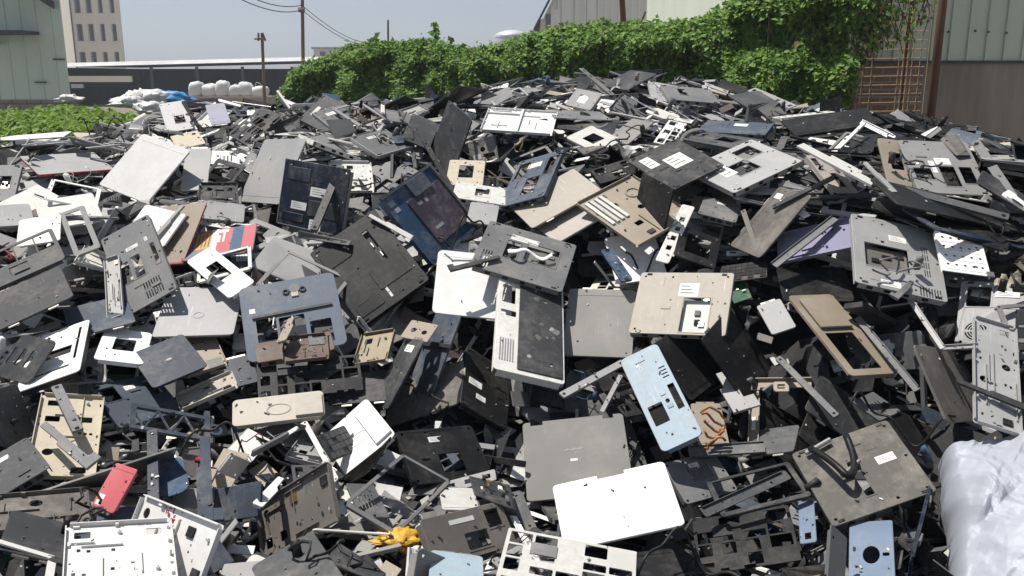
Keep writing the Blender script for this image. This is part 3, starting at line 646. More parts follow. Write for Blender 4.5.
HEROES = [
 ('laptop_shell', 'lid', (-1.492, 3.629, 1.633), (0.886, 0.385, 0.01, -0.258), 0.276, 0.287, 'white', 'clean white laptop lid lying tilted, the large one below the blue tarp', 'laptop lid', {}),
 ('laptop_shell', 'lid', (-1.862, 3.745, 1.64), (0.918, 0.121, 0.049, 0.374), 0.3, 0.23, 'lightgrey', 'scuffed pale grey laptop lid with a red front edge at the far left', 'laptop lid', {'rim': 'red'}),
 ('laptop_chassis', 'base', (-2.011, 3.435, 1.587), (0.957, 0.251, 0.047, 0.139), 0.185, 0.26, 'grey', 'grey laptop base with a dark opening, cut by the left edge below the red lid', 'laptop base', {'holes': [(0.62, 0.3, 0.85, 0.6)]}),
 ('laptop_shell', 'lid', (-1.788, 3.113, 1.517), (0.952, 0.12, 0.043, 0.279), 0.171, 0.197, 'lightgrey', 'pale grey panel at the left edge beside the white lid', 'laptop lid', {}),
 ('laptop_shell', 'lid', (-1.588, 3.164, 1.526), (0.953, 0.145, -0.008, 0.267), 0.198, 0.255, 'offwhite', 'off-white laptop lid lying left of the steep grey base with holes', 'laptop lid', {}),
 ('screen_surround', 'frame', (-1.636, 3.315, 1.568), (0.969, 0.084, 0.153, 0.176), 0.175, 0.221, 'white', 'thin white screen bezel lying just left of the clean white lid', 'screen bezel', {'fw': 0.014}),
 ('plastic_piece', 'lid', (-1.604, 2.982, 1.487), (0.968, 0.166, -0.022, 0.189), 0.133, 0.197, 'offwhite', 'small stained white panel right under the off-white lid', 'plastic panel', {}),
 ('screen_surround', 'frame', (-1.484, 3.014, 1.481), (0.926, 0.263, -0.091, 0.253), 0.087, 0.261, 'grey', 'narrow grey bezel standing on end left of the steep grey base', 'screen bezel', {'fw': 0.018}),
 ('laptop_chassis', 'base', (-1.211, 2.818, 1.406), (0.905, 0.33, -0.184, 0.197), 0.176, 0.372, 'grey', 'steep mid-grey laptop base with dark bays and a white sticker, left of the tan panel', 'laptop base', {'holes': [(0.08, 0.42, 0.34, 0.66), (0.4, 0.4, 0.58, 0.66), (0.82, 0.36, 0.9, 0.62)], 'stickers': [(0.38, 0.27, 0.62, 0.31), (0.76, 0.25, 0.82, 0.3)], 'vents': [(0.45, 0.74, 0.8, 0.95)]}),
 ('plastic_piece', 'lid', (-1.266, 3.112, 1.481), (0.875, 0.386, -0.08, -0.282), 0.231, 0.144, 'white', 'white plastic plate wedged above the steep grey base', 'plastic panel', {}),
 ('laptop_shell', 'lid', (-1.194, 3.083, 1.456), (0.907, 0.374, -0.136, -0.138), 0.209, 0.254, 'tan', 'olive tan laptop lid with a dark red edge, left of the football sticker', 'laptop lid', {'rim': 'red'}),
 ('laptop_shell', 'lid', (-1.015, 3.043, 1.433), (0.973, 0.217, -0.057, 0.052), 0.245, 0.169, 'clubblue', 'laptop lid covered with a blue and red striped football club skin', 'laptop lid', {'club': 1}),
 ('palm_rest', 'palm', (-0.961, 2.857, 1.371), (0.905, 0.198, -0.171, 0.335), 0.097, 0.307, 'white', 'white palm rest with an empty touchpad frame right under the football lid', 'palm rest', {'one': 1}),
 ('screen_surround', 'frame', (-0.963, 2.916, 1.384), (0.968, 0.205, -0.096, 0.111), 0.183, 0.144, 'offwhite', 'white bezel with a grey insert lying below the football lid', 'screen bezel', {'fw': 0.012}),
 ('laptop_shell', 'lid', (-0.99, 3.674, 1.615), (0.807, 0.442, -0.218, -0.327), 0.342, 0.293, 'lightgrey', 'large smooth pale grey lid beside the dark base with paper stickers', 'laptop lid', {}),
 ('laptop_chassis', 'tray', (-1.142, 3.455, 1.555), (0.971, 0.184, 0.046, 0.147), 0.146, 0.16, 'dkgrey', 'dark open tray full of small metal parts, below a tilted dark bezel', 'laptop base', {}),
 ('screen_surround', 'frame', (-1.181, 3.631, 1.603), (0.867, 0.382, -0.076, -0.311), 0.189, 0.137, 'dkgrey', 'dark tilted bezel with a grey plate inside, left of the smooth pale grey lid', 'screen bezel', {'fw': 0.02}),
 ('plastic_plate', 'cover', (-1.237, 3.863, 1.65), (0.974, 0.169, 0.056, 0.141), 0.119, 0.14, 'white', 'small white cover plate above the tilted dark bezel', 'plastic cover', {}),
 ('palm_rest', 'palm', (-1.566, 2.759, 1.428), (0.927, 0.228, -0.127, 0.271), 0.261, 0.203, 'midgrey', 'dark grey palm rest at the left edge, above the long charcoal lid', 'palm rest', {}),
 ('laptop_shell', 'lid', (-1.456, 2.589, 1.347), (0.932, 0.198, -0.133, 0.272), 0.241, 0.201, 'dkgrey', 'long charcoal laptop lid cut off by the left edge', 'laptop lid', {}),
 ('laptop_shell', 'lid', (-1.264, 2.628, 1.283), (0.958, 0.127, -0.04, 0.252), 0.185, 0.198, 'slate', 'blue-grey laptop lid behind the white panel with black slots', 'laptop lid', {}),
 ('plastic_piece', 'slotlid', (-1.297, 2.409, 1.229), (0.97, 0.16, -0.133, 0.128), 0.173, 0.273, 'white', 'white panel with long black slots, above the cream tray', 'plastic panel', {}),
 ('circuit_board_cover', 'strip', (-1.361, 2.373, 1.228), (0.885, 0.362, -0.135, -0.259), 0.185, 0.137, 'dkgrey', 'narrow black board lying across the left of the slotted white panel', 'circuit board cover', {}),
 ('plastic_ring', 'palm', (-1.146, 2.518, 1.221), (0.981, 0.088, 0.122, 0.124), 0.134, 0.195, 'white', 'small white frame with a square opening, left of the navy lid', 'plastic frame', {'one': 1}),
 ('laptop_shell', 'lid', (-0.988, 2.723, 1.274), (0.981, 0.18, 0.014, 0.063), 0.241, 0.266, 'silver', 'wide silver lid with a round mark, left of the blue-grey palm rest', 'laptop lid', {'disc': 1}),
 ('laptop_shell', 'lid', (-0.998, 2.464, 1.194), (0.929, 0.173, -0.062, 0.323), 0.161, 0.195, 'navy', 'clean navy blue laptop lid with a tiny mark in its centre', 'laptop lid', {'logo': 1}),
 ('laptop_chassis', 'tray', (-0.947, 2.575, 1.184), (0.944, 0.21, -0.039, 0.251), 0.124, 0.177, 'tan', 'tan metal tray sticking out from behind the navy lid', 'laptop base', {}),
 ('metal_strip', 'tray', (-0.882, 2.427, 1.118), (0.962, 0.107, -0.132, 0.214), 0.169, 0.1, 'beige', 'long beige metal strip below the navy lid', 'metal strip', {}),
 ('laptop_chassis', 'tray', (-1.145, 2.142, 1.103), (0.965, 0.15, 0.13, 0.171), 0.155, 0.319, 'cream', 'cream coloured inner tray crossed by two grey bars', 'laptop base', {}),
 ('plastic_bar', 'strip', (-1.094, 2.031, 1.119), (0.869, 0.214, -0.157, 0.417), 0.026, 0.22, 'grey', 'upper left grey bar lying across the cream tray', 'plastic bar', {'bar': 1}),
 ('plastic_bar', 'strip', (-1.161, 2.184, 1.157), (0.928, 0.187, -0.009, 0.321), 0.027, 0.2, 'grey', 'upright grey bar lying across the cream tray', 'plastic bar', {'bar': 1}),
 ('laptop_chassis', 'base', (-1.057, 2.367, 1.11), (0.905, 0.161, 0.067, 0.387), 0.184, 0.198, 'slate', 'battered blue-grey base below the navy lid', 'laptop base', {}),
 ('plastic_plate', 'lid', (-0.811, 2.523, 1.14), (0.947, 0.244, -0.017, 0.21), 0.09, 0.121, 'navy', 'small navy cover right of the navy lid', 'plastic cover', {}),
 ('support_bracket', 'truss', (-0.911, 2.232, 1.096), (0.943, 0.167, 0.223, 0.181), 0.206, 0.092, 'slate', 'slate blue plastic truss with diagonal ribs, above the two upright bars', 'support bracket', {}),
 ('plastic_bar', 'strip', (-0.874, 2.004, 1.074), (0.973, 0.159, -0.014, 0.17), 0.026, 0.28, 'navy', 'dark upright bar under the left end of the ribbed truss', 'plastic bar', {'bar': 1}),
 ('plastic_bar', 'strip', (-0.747, 1.993, 1.052), (0.973, 0.135, 0.079, 0.17), 0.035, 0.302, 'slate', 'slate blue upright bar under the right end of the ribbed truss', 'plastic bar', {'bar': 1}),
 ('palm_rest', 'palm', (-0.664, 2.383, 1.077), (0.967, 0.226, 0.009, 0.118), 0.254, 0.102, 'beige', 'pinkish beige palm rest with an oval mark, below the black base', 'palm rest', {'pad': 1}),
 ('palm_rest', 'keydeck', (-0.685, 2.677, 1.269), (0.929, 0.343, -0.02, 0.139), 0.301, 0.285, 'bluegrey', 'large blue-grey palm rest with an empty keyboard well', 'palm rest', {'disc': 1}),
 ('screen_surround', 'frame', (-0.684, 2.856, 1.336), (0.954, 0.211, 0.179, -0.113), 0.24, 0.217, 'lightgrey', 'pale grey bezel pointing up behind the large blue-grey palm rest', 'screen bezel', {'fw': 0.013}),
 ('laptop_chassis', 'base', (-0.759, 3.383, 1.547), (0.74, 0.614, -0.146, -0.235), 0.332, 0.251, 'navy', 'dark navy laptop base with two paper stickers and a silver edge', 'laptop base', {'holes': [], 'stickers': [(0.45, 0.36, 0.75, 0.5), (0.18, 0.62, 0.42, 0.74), (0.5, 0.85, 0.68, 1)], 'panels': 1, 'rim': 'silver'}),
 ('plastic_plate', 'cover', (-0.793, 3.657, 1.639), (0.957, 0.287, -0.018, 0.031), 0.07, 0.097, 'grey', 'small grey door on top of the navy base', 'plastic cover', {}),
 ('laptop_chassis', 'tray', (-0.656, 3.636, 1.6), (0.962, 0.246, 0.048, 0.109), 0.174, 0.213, 'offwhite', 'white metal frame behind the navy base', 'laptop base', {}),
 ('plastic_bar', 'strip', (-0.688, 3.305, 1.557), (0.925, 0.365, 0.028, -0.101), 0.03, 0.316, 'black', 'black bar lying across the navy base', 'plastic bar', {'bar': 1}),
 ('laptop_chassis', 'base', (-0.485, 2.938, 1.371), (0.873, 0.371, -0.198, 0.246), 0.271, 0.364, 'black', 'big black laptop base with open bays in the middle of the left slope', 'laptop base', {'holes': [(0.68, 0.15, 0.76, 0.55)], 'stickers': [(0.5, 0.7, 0.53, 0.92), (0.2, 0.12, 0.28, 0.16)], 'panels': 1}),
 ('laptop_chassis', 'hinged', (-0.293, 3.182, 1.512), (0.734, 0.48, 0.072, 0.475), 0.287, 0.297, 'denim', 'denim blue laptop base with a dark purple panel and square blue stickers', 'laptop base', {}),
 ('laptop_shell', 'lid', (-0.273, 3.916, 1.723), (0.623, 0.583, -0.211, -0.476), 0.249, 0.283, 'dkgrey', 'dark grey laptop lid standing almost upright in the middle of the crest', 'laptop lid', {}),
 ('laptop_shell', 'lid', (-0.127, 2.884, 1.322), (0.957, 0.281, 0.064, 0.011), 0.257, 0.294, 'white', 'white laptop lid with rounded corners, under the corner of a grey vented base', 'laptop lid', {'rad': 0.02}),
 ('laptop_chassis', 'base', (0.043, 2.919, 1.413), (0.962, 0.229, 0.11, -0.097), 0.313, 0.263, 'grey', 'grey laptop base with a square vent grid, between the white lid and cream lid', 'laptop base', {'holes': [(0.28, 0.3, 0.42, 0.65), (0.5, 0.25, 0.85, 0.6)], 'vents': [(0.06, 0.6, 0.18, 0.95)], 'floor': 1}),
 ('laptop_shell', 'lid', (0.154, 3.3, 1.555), (0.953, 0.153, -0.209, 0.158), 0.293, 0.242, 'beige', 'smooth cream coloured laptop lid, above the pinkish one', 'laptop lid', {}),
 ('laptop_shell', 'lid', (0.229, 3.182, 1.497), (0.954, 0.13, -0.216, 0.164), 0.251, 0.182, 'pinkbeige', 'pinkish beige laptop lid just below the cream coloured one', 'laptop lid', {}),
 ('laptop_chassis', 'tray', (0.431, 3.119, 1.542), (0.92, 0.228, -0.102, 0.302), 0.27, 0.318, 'tan', 'tan metal tray with long slots and a round hole, under the open dark laptop', 'laptop base', {'rods': 1}),
 ('laptop_chassis', 'base', (0.6, 3.284, 1.684), (0.932, 0.206, -0.103, 0.279), 0.247, 0.256, 'dkgrey', 'charcoal coloured base with two white stickers forming the top of the black wedge', 'laptop base', {'holes': [], 'stickers': [(0.4, 0.32, 0.75, 0.62), (0.12, 0.12, 0.3, 0.4)], 'thick': 0.007}),
 ('laptop_shell', 'lid', (0.491, 3.097, 1.562), (0.586, 0.607, -0.298, -0.446), 0.193, 0.169, 'black', 'black lid facing the camera in shadow, forming the front of the wedge', 'laptop lid', {}),
 ('laptop_chassis', 'base', (0.841, 3.253, 1.68), (0.954, 0.147, -0.134, 0.224), 0.312, 0.272, 'lightgrey', 'silver laptop base with two square openings high on the right slope', 'laptop base', {'holes': [(0.6, 0.12, 0.86, 0.42), (0.3, 0.4, 0.6, 0.72)], 'stickers': [(0.18, 0.3, 0.34, 0.62)], 'floor': 1}),
 ('laptop_shell', 'lid', (0.865, 2.958, 1.521), (0.902, 0.089, -0.4, 0.135), 0.267, 0.183, 'taupe', 'taupe laptop lid with a tiny white sticker above the lavender panel', 'laptop lid', {'stickers': [(0.82, 0.1, 0.9, 0.3)]}),
 ('plastic_piece', 'lid', (0.428, 3.025, 1.384), (0.945, 0.319, -0.047, 0.055), 0.179, 0.216, 'white', 'glossy white panel below the tan metal tray', 'plastic panel', {}),
 ('plastic_strip', 'strip', (0.348, 2.897, 1.386), (0.948, 0.261, -0.01, 0.185), 0.041, 0.164, 'denim', 'short steel blue strip lying on the glossy white panel', 'plastic strip', {'bar': 1}),
 ('plastic_bar', 'strip', (0.559, 3.002, 1.473), (0.919, 0.32, 0.011, -0.229), 0.047, 0.278, 'offwhite', 'narrow white slotted bar right of the glossy white panel', 'plastic bar', {}),
 ('plastic_ring', 'frame', (0.628, 2.956, 1.434), (0.952, 0.248, 0.135, -0.117), 0.145, 0.17, 'black', 'black frame with an empty diamond opening above the beige base', 'plastic frame', {'fw': 0.03}),
 ('laptop_chassis', 'base', (0.538, 2.736, 1.295), (0.922, 0.328, -0.106, -0.175), 0.304, 0.245, 'beige', 'beige laptop base with a recessed white pocket at its lower right', 'laptop base', {'holes': [(0.52, 0.42, 0.8, 1.2)], 'stickers': [(0.45, 0.18, 0.66, 0.4)], 'floor': 2, 'thick': 0.022}),
 ('laptop_shell', 'lid', (0.283, 2.769, 1.223), (0.947, 0.309, -0.036, -0.081), 0.221, 0.277, 'taupegrey', 'plain taupe grey laptop lid between the black inner panel and the beige base', 'laptop lid', {}),
 ('laptop_chassis', 'inner', (0.058, 2.657, 1.239), (0.962, 0.233, 0.144, 0.018), 0.218, 0.429, 'offwhite', 'white laptop base with a dark scratched inner panel, under the grey vented base', 'laptop base', {}),
 ('palm_rest', 'bluelid', (0.42, 2.396, 1.11), (0.931, 0.283, -0.222, 0.07), 0.122, 0.345, 'ltblue', 'light blue palm rest with an empty touchpad window leaning down the slope', 'palm rest', {}),
 ('metal_rail', 'strip', (0.242, 2.514, 1.121), (0.919, 0.228, -0.044, 0.319), 0.248, 0.024, 'silver', 'long silver rail running left from the light blue palm rest', 'metal rail', {'bar': 1}),
 ('metal_rail', 'strip', (0.293, 2.472, 1.089), (0.937, 0.263, 0.032, -0.226), 0.015, 0.151, 'silver', 'short steep silver rail left of the light blue palm rest', 'metal rail', {'bar': 1}),
 ('laptop_shell', 'lid', (0.178, 2.287, 0.973), (0.956, 0.285, -0.064, 0.002), 0.289, 0.254, 'taupegrey', 'large plain grey laptop lid with a small white sticker, behind the bright white lid', 'laptop lid', {'logo': 2, 'notch': 1}),
 ('laptop_shell', 'lid', (0.253, 1.984, 0.983), (0.981, 0.159, -0.109, 0.03), 0.289, 0.216, 'white', 'bright white laptop lid at the bottom centre, in front of the plain grey lid', 'laptop lid', {'notch': 2}),
 ('laptop_shell', 'lid', (0.55, 2.63, 1.139), (0.826, 0.385, 0.101, 0.4), 0.226, 0.205, 'black', 'black lid with a shiny rail just right of the light blue palm rest', 'laptop lid', {}),
 ('laptop_shell', 'lid', (0.688, 2.59, 1.172), (0.756, 0.446, 0.127, 0.461), 0.231, 0.232, 'black', 'black lid leaning above the tan corner frame', 'laptop lid', {}),
 ('metal_strip', 'strip', (0.647, 2.495, 1.088), (0.98, 0.133, -0.14, 0.05), 0.05, 0.196, 'silver', 'shiny silver strip between the two black lids', 'metal strip', {'bar': 1}),
 ('metal_bracket', 'cornerframe', (0.788, 2.456, 1.039), (0.954, 0.244, -0.101, -0.139), 0.178, 0.243, 'tan', 'tan corner frame with a dark empty inside at the right of the black lids', 'metal frame', {}),
 ('plastic_plate', 'lid', (0.814, 2.647, 1.275), (0.942, 0.293, -0.147, 0.068), 0.078, 0.121, 'lightgrey', 'small pinkish grey cover above the tan drive frame', 'plastic cover', {}),
 ('laptop_chassis', 'palm', (0.967, 2.515, 1.262), (0.972, 0.194, 0.041, 0.123), 0.155, 0.375, 'dulltan', 'tan frame with a flat tan plate and a black opening, on the right slope', 'laptop base', {'one': 2}),
 ('plastic_plate', 'cover', (1.019, 2.342, 1.099), (0.941, 0.17, 0.004, 0.292), 0.095, 0.095, 'midgrey', 'small dark grey plate with a white wire edge below the tan drive frame', 'plastic cover', {}),
 ('laptop_shell', 'lid', (1.206, 2.3, 1.179), (0.832, 0.385, 0.283, 0.281), 0.377, 0.214, 'taupe', 'brown-grey lid lying behind the pale grey tray at the right edge', 'laptop lid', {}),
 ('laptop_chassis', 'tray', (1.238, 2.159, 1.264), (0.945, 0.274, 0.086, -0.154), 0.112, 0.373, 'lightgrey', 'pale grey inner tray standing on end above the silver tarp', 'laptop base', {}),
 ('metal_tube', 'strip', (1.157, 2.423, 1.334), (0.932, 0.196, -0.303, -0.039), 0.015, 0.271, 'silver', 'long leg of the thin silver tube left of the pale grey tray', 'metal tube', {'bar': 1}),
 ('metal_tube', 'strip', (1.197, 2.286, 1.29), (0.712, 0.301, -0.429, -0.467), 0.138, 0.015, 'silver', 'short horizontal silver tube touching the pale grey tray', 'metal tube', {'bar': 1}),
 ('laptop_shell', 'tray', (1.011, 2.83, 1.489), (0.933, 0.26, -0.2, -0.146), 0.307, 0.139, 'lavender', 'lavender laptop lid left of the grey base with a square opening', 'laptop lid', {}),
 ('plastic_bar', 'strip', (0.942, 2.817, 1.48), (0.913, 0.251, -0.218, 0.236), 0.271, 0.029, 'grey', 'long grey bar lying diagonally over the lavender lid', 'plastic bar', {'bar': 1}),
 ('laptop_chassis', 'base', (1.152, 2.608, 1.473), (0.952, 0.282, 0.078, -0.089), 0.264, 0.31, 'lightgrey', 'pale grey laptop base with a black rectangular opening, right of the lavender lid', 'laptop base', {'holes': [(0.13, 0.4, 0.62, 0.72)], 'stickers': [(0.42, 0.22, 0.62, 0.3), (0.28, 0.88, 0.5, 0.96)], 'vents': [(0.78, 0.28, 0.86, 0.72), (0.7, 0.85, 0.95, 1)], 'floor': 3}),
 ('perforated_plate', 'perf', (1.332, 2.585, 1.487), (0.956, 0.279, 0.033, -0.085), 0.134, 0.177, 'white', 'white metal plate punched with four rows of round holes', 'perforated plate', {}),
 ('laptop_chassis', 'base', (1.468, 3.038, 1.695), (0.963, 0.265, 0.01, -0.036), 0.237, 0.3, 'lightgrey', 'grey laptop base with two dark bays near the top right corner of the heap', 'laptop base', {'holes': [(0.42, 0.5, 0.64, 0.86), (0.7, 0.5, 0.88, 0.8), (0.05, 0.55, 0.3, 0.75)], 'stickers': [(0.4, 0.34, 0.62, 0.46), (0.3, 0.4, 0.38, 0.62)]}),
 ('plastic_piece', 'palm', (1.336, 3.107, 1.704), (0.961, 0.263, 0.042, -0.07), 0.096, 0.28, 'tan', 'narrow pinkish tan plate with a square hole near the top right grey base', 'plastic panel', {'one': 1}),
 ('plastic_rail', 'strip', (1.252, 3.383, 1.758), (0.847, 0.332, 0.006, -0.415), 0.02, 0.242, 'white', 'left leg of the white V shaped rails at the right crest', 'plastic rail', {'bar': 1}),
 ('plastic_rail', 'strip', (1.426, 3.524, 1.79), (0.689, 0.422, -0.158, -0.567), 0.2, 0.02, 'white', 'right leg of the white V shaped rails at the right crest', 'plastic rail', {'bar': 1}),
 ('plastic_rail', 'strip', (1.127, 2.968, 1.693), (0.82, 0.185, 0.13, 0.525), 0.262, 0.165, 'offwhite', 'long white rail running below the V shaped rails', 'plastic rail', {'bar': 1}),
 ('plastic_piece', 'base', (1.115, 3.112, 1.664), (0.971, 0.22, 0.032, 0.084), 0.089, 0.249, 'pinkbeige', 'narrow pinkish panel under the long white rail', 'plastic panel', {}),
 ('laptop_shell', 'lid', (1.385, 2.789, 1.597), (0.979, 0.146, 0.122, 0.067), 0.489, 0.201, 'black', 'long black sheet sloping right under the grey base with two dark bays', 'laptop lid', {}),
 ('plastic_bar', 'strip', (1.567, 2.882, 1.689), (0.905, 0.308, -0.289, -0.043), 0.028, 0.327, 'grey', 'long grey bar sloping down to the right edge of the picture', 'plastic bar', {'bar': 1}),
 ('plastic_ring', 'frame', (1.412, 2.705, 1.535), (0.978, 0.099, 0.127, 0.134), 0.404, 0.182, 'navy', 'dark blue frame above the punched white plate', 'plastic frame', {'fw': 0.03}),
 ('laptop_chassis', 'base', (0.876, 2.066, 1.031), (0.962, 0.204, -0.177, 0.047), 0.262, 0.244, 'darktaupe', 'taupe laptop base carrying a black cable and an empty card slot, near the tarp', 'laptop base', {'holes': [(0.42, 0.35, 0.5, 0.8)], 'stickers': [(0.68, 0.4, 0.86, 0.5)], 'thick': 0.03}),
 ('plastic_piece', 'cover', (0.823, 1.84, 0.93), (0.968, 0.077, -0.152, -0.183), 0.098, 0.243, 'steelblue', 'pale steel blue lid piece with an oval opening, under the taupe base', 'plastic panel', {'oval': 1}),
 ('plastic_bracket', 'strip', (0.725, 1.993, 0.932), (0.964, 0.099, -0.198, -0.146), 0.04, 0.15, 'steelblue', 'short blue-grey bracket left of the pale steel blue piece', 'plastic bracket', {}),
 ('laptop_chassis', 'base', (0.52, 2.269, 0.919), (0.949, 0.252, 0.007, 0.187), 0.166, 0.139, 'grey', 'grey base corner with small vents right of the bright white lid', 'laptop base', {'holes': [], 'vents': [(0.35, 0.2, 0.75, 0.6)]}),
 ('screen_surround', 'frame', (0.64, 2.143, 0.947), (0.991, 0.006, -0.133, -0.001), 0.23, 0.195, 'dkgrey', 'dark curved bezel left of the taupe base', 'screen bezel', {'fw': 0.014}),
 ('plastic_bar', 'strip', (0.611, 2.127, 0.941), (0.933, 0.256, -0.008, 0.253), 0.292, 0.029, 'midgrey', 'dark grey bar running diagonally under the dark curved bezel', 'plastic bar', {'bar': 1}),
 ('keyboard_bracket', 'bracket', (0.577, 2.006, 0.877), (0.984, 0.091, -0.139, -0.071), 0.247, 0.203, 'black', 'black keyboard frame at the bottom right of the bright white lid', 'keyboard frame', {}),
 ('plastic_piece', 'lid', (0.332, 1.786, 0.921), (0.997, 0.051, -0.029, 0.054), 0.097, 0.154, 'black', 'black plate under the lower right corner of the bright white lid', 'plastic panel', {}),
 ('keyboard_bracket', 'bracket', (0.119, 1.691, 0.987), (0.993, 0.071, 0.061, -0.072), 0.288, 0.192, 'offwhite', 'white metal frame full of rectangular holes below the bright white lid', 'keyboard frame', {}),
 ('plastic_piece', 'lid', (0.779, 2.464, 0.974), (0.921, 0.284, 0.239, -0.116), 0.22, 0.187, 'black', 'black panel inside the tan corner frame', 'plastic panel', {}),
 ('laptop_shell', 'lid', (0.934, 2.415, 0.991), (0.922, 0.242, 0.216, -0.213), 0.178, 0.204, 'black', 'black lid behind the taupe base', 'laptop lid', {}),
 ('plastic_rail', 'strip', (0.847, 2.431, 1.129), (0.948, 0.175, -0.242, 0.114), 0.019, 0.297, 'grey', 'thin grey rail with a bright edge above the tan corner frame', 'plastic rail', {'bar': 1}),
 ('plastic_rail', 'strip', (1.057, 2.408, 1.237), (0.94, 0.175, -0.291, 0.018), 0.019, 0.35, 'grey', 'long thin grey rail right of the tan drive frame', 'plastic rail', {'bar': 1}),
 ('laptop_chassis', 'tray', (-0.749, 1.536, 1.101), (0.973, 0.054, 0.09, 0.206), 0.197, 0.25, 'white', 'large white inner tray with small square holes at the bottom left', 'laptop base', {}),
 ('laptop_chassis', 'tray', (-0.712, 1.659, 1.064), (0.834, 0.443, -0.188, -0.269), 0.293, 0.141, 'white', 'white inner tray with a reddish stain, under the large white tray', 'laptop base', {'stain': 1}),
 ('plastic_plate', 'lid', (-0.905, 1.863, 1.086), (0.875, 0.372, -0.157, -0.269), 0.092, 0.106, 'pink', 'pink red plastic cover with white stickers above the large white tray', 'plastic cover', {'stickers': [(0.1, 0.7, 0.35, 0.8), (0.1, 0.84, 0.35, 0.94)]}),
 ('laptop_chassis', 'tray', (-1.039, 1.776, 1.08), (0.97, 0.026, 0.07, 0.232), 0.212, 0.158, 'taupe', 'brown-grey metal tray at the left edge above the black lid', 'laptop base', {}),
 ('laptop_shell', 'lid', (-0.948, 1.623, 1.097), (0.955, -0.084, 0.22, 0.179), 0.132, 0.202, 'dkgrey', 'dark inner lid with raised edges left of the large white tray', 'laptop lid', {}),
 ('screen_surround', 'frame', (-0.904, 1.454, 1.123), (0.943, -0.059, 0.269, 0.189), 0.14, 0.196, 'white', 'white screen bezel at the bottom left corner', 'screen bezel', {'fw': 0.016}),
 ('laptop_chassis', 'base', (-1.2, 1.964, 1.086), (0.92, 0.1, -0.153, 0.346), 0.143, 0.194, 'midgrey', 'dark grey base at the left edge below the cream tray', 'laptop base', {}),
 ('palm_rest', 'palm', (-0.424, 2.275, 1.036), (0.917, 0.154, -0.294, 0.219), 0.168, 0.216, 'white', 'white laptop palm rest with a torn edge below the black bars', 'palm rest', {'pad': 1}),
 ('keyboard', 'keyboard', (-0.465, 2.222, 1.04), (0.777, 0.316, 0.274, 0.469), 0.123, 0.079, 'midgrey', 'small grey keypad on the torn white palm rest', 'keyboard', {}),
 ('laptop_chassis', 'tray', (-0.516, 1.919, 0.995), (0.822, 0.427, -0.374, -0.044), 0.296, 0.141, 'taupebrown', 'rusty brown metal tray left of the diamond shaped bezel', 'laptop base', {}),
 ('screen_surround', 'frame', (-0.272, 1.981, 1.017), (0.964, 0.064, 0.165, -0.201), 0.15, 0.27, 'grey', 'thin grey diamond shaped bezel in the lower centre', 'screen bezel', {'fw': 0.01}),
 ('circuit_board', 'cover', (-0.348, 1.968, 1.002), (0.954, 0.083, 0.16, 0.239), 0.074, 0.131, 'midgrey', 'small dark board inside the diamond shaped bezel', 'circuit board', {}),
 ('laptop_shell', 'lid', (-0.421, 1.565, 1.046), (0.956, 0.016, -0.169, 0.24), 0.14, 0.251, 'midgrey', 'dark grey lid with a broken corner at the bottom left of the yellow bag', 'laptop lid', {}),
 ('laptop_chassis', 'base', (-0.096, 1.874, 0.967), (0.843, 0.339, 0.255, 0.331), 0.274, 0.112, 'taupebrown', 'brown-grey base right of the yellow bag', 'laptop base', {}),
 ('plastic_piece', 'lid', (-0.131, 2.013, 0.983), (0.99, 0.081, 0.069, 0.094), 0.091, 0.091, 'offwhite', 'crumpled white plate right of the diamond shaped bezel', 'plastic panel', {}),
 ('laptop_shell', 'lid', (-0.113, 1.631, 1.005), (0.996, -0.011, 0.086, 0.025), 0.113, 0.181, 'ltblue', 'pale blue lid at the bottom edge right of the yellow bag', 'laptop lid', {}),
 ('metal_plate', 'base', (-0.659, 2.581, 1.198), (0.97, 0.185, -0.018, 0.158), 0.23, 0.095, 'brown', 'dark brown metal plate lying in the empty keyboard well', 'metal plate', {}),
 ('metal_plate', 'tray', (-0.623, 2.568, 1.203), (0.976, 0.188, -0.006, 0.11), 0.136, 0.121, 'brown', 'brown drive plate with a white label in the keyboard well', 'metal plate', {}),
 ('metal_bracket', 'cover', (-0.681, 2.591, 1.251), (0.957, 0.188, -0.196, -0.104), 0.037, 0.115, 'tan', 'small tan bracket lying above the brown drive plate', 'metal bracket', {}),
 ('metal_plate', 'tray', (-0.426, 2.63, 1.186), (0.961, 0.229, -0.133, -0.078), 0.115, 0.136, 'gold', 'brass coloured metal plate right of the keyboard well', 'metal plate', {}),
 ('laptop_chassis', 'bracket', (-0.601, 2.512, 1.126), (0.953, 0.274, 0.029, 0.127), 0.302, 0.139, 'black', 'long black laptop base above the pinkish beige palm rest', 'laptop base', {}),
 ('metal_bracket', 'cover', (-0.283, 2.611, 1.239), (0.943, 0.249, -0.028, -0.218), 0.096, 0.078, 'tan', 'small tan bracket with two round holes', 'metal bracket', {'two': 1}),
 ('plastic_plate', 'lid', (-0.242, 2.619, 1.166), (0.784, 0.414, -0.283, -0.366), 0.153, 0.257, 'slate', 'long slate cover with an angled edge right of the small tan bracket', 'plastic cover', {}),
 ('plastic_plate', 'lid', (-0.344, 2.527, 1.135), (0.805, 0.354, -0.269, -0.393), 0.12, 0.229, 'dkgrey', 'narrow dark cover with a white sticker left of the long slate cover', 'plastic cover', {'stickers': [(0.3, 0.1, 0.7, 0.2)]}),
 ('laptop_shell', 'lid', (-0.266, 2.551, 1.059), (0.709, 0.016, -0.335, 0.62), 0.17, 0.263, 'taupe', 'taupe lid below the long slate cover', 'laptop lid', {}),
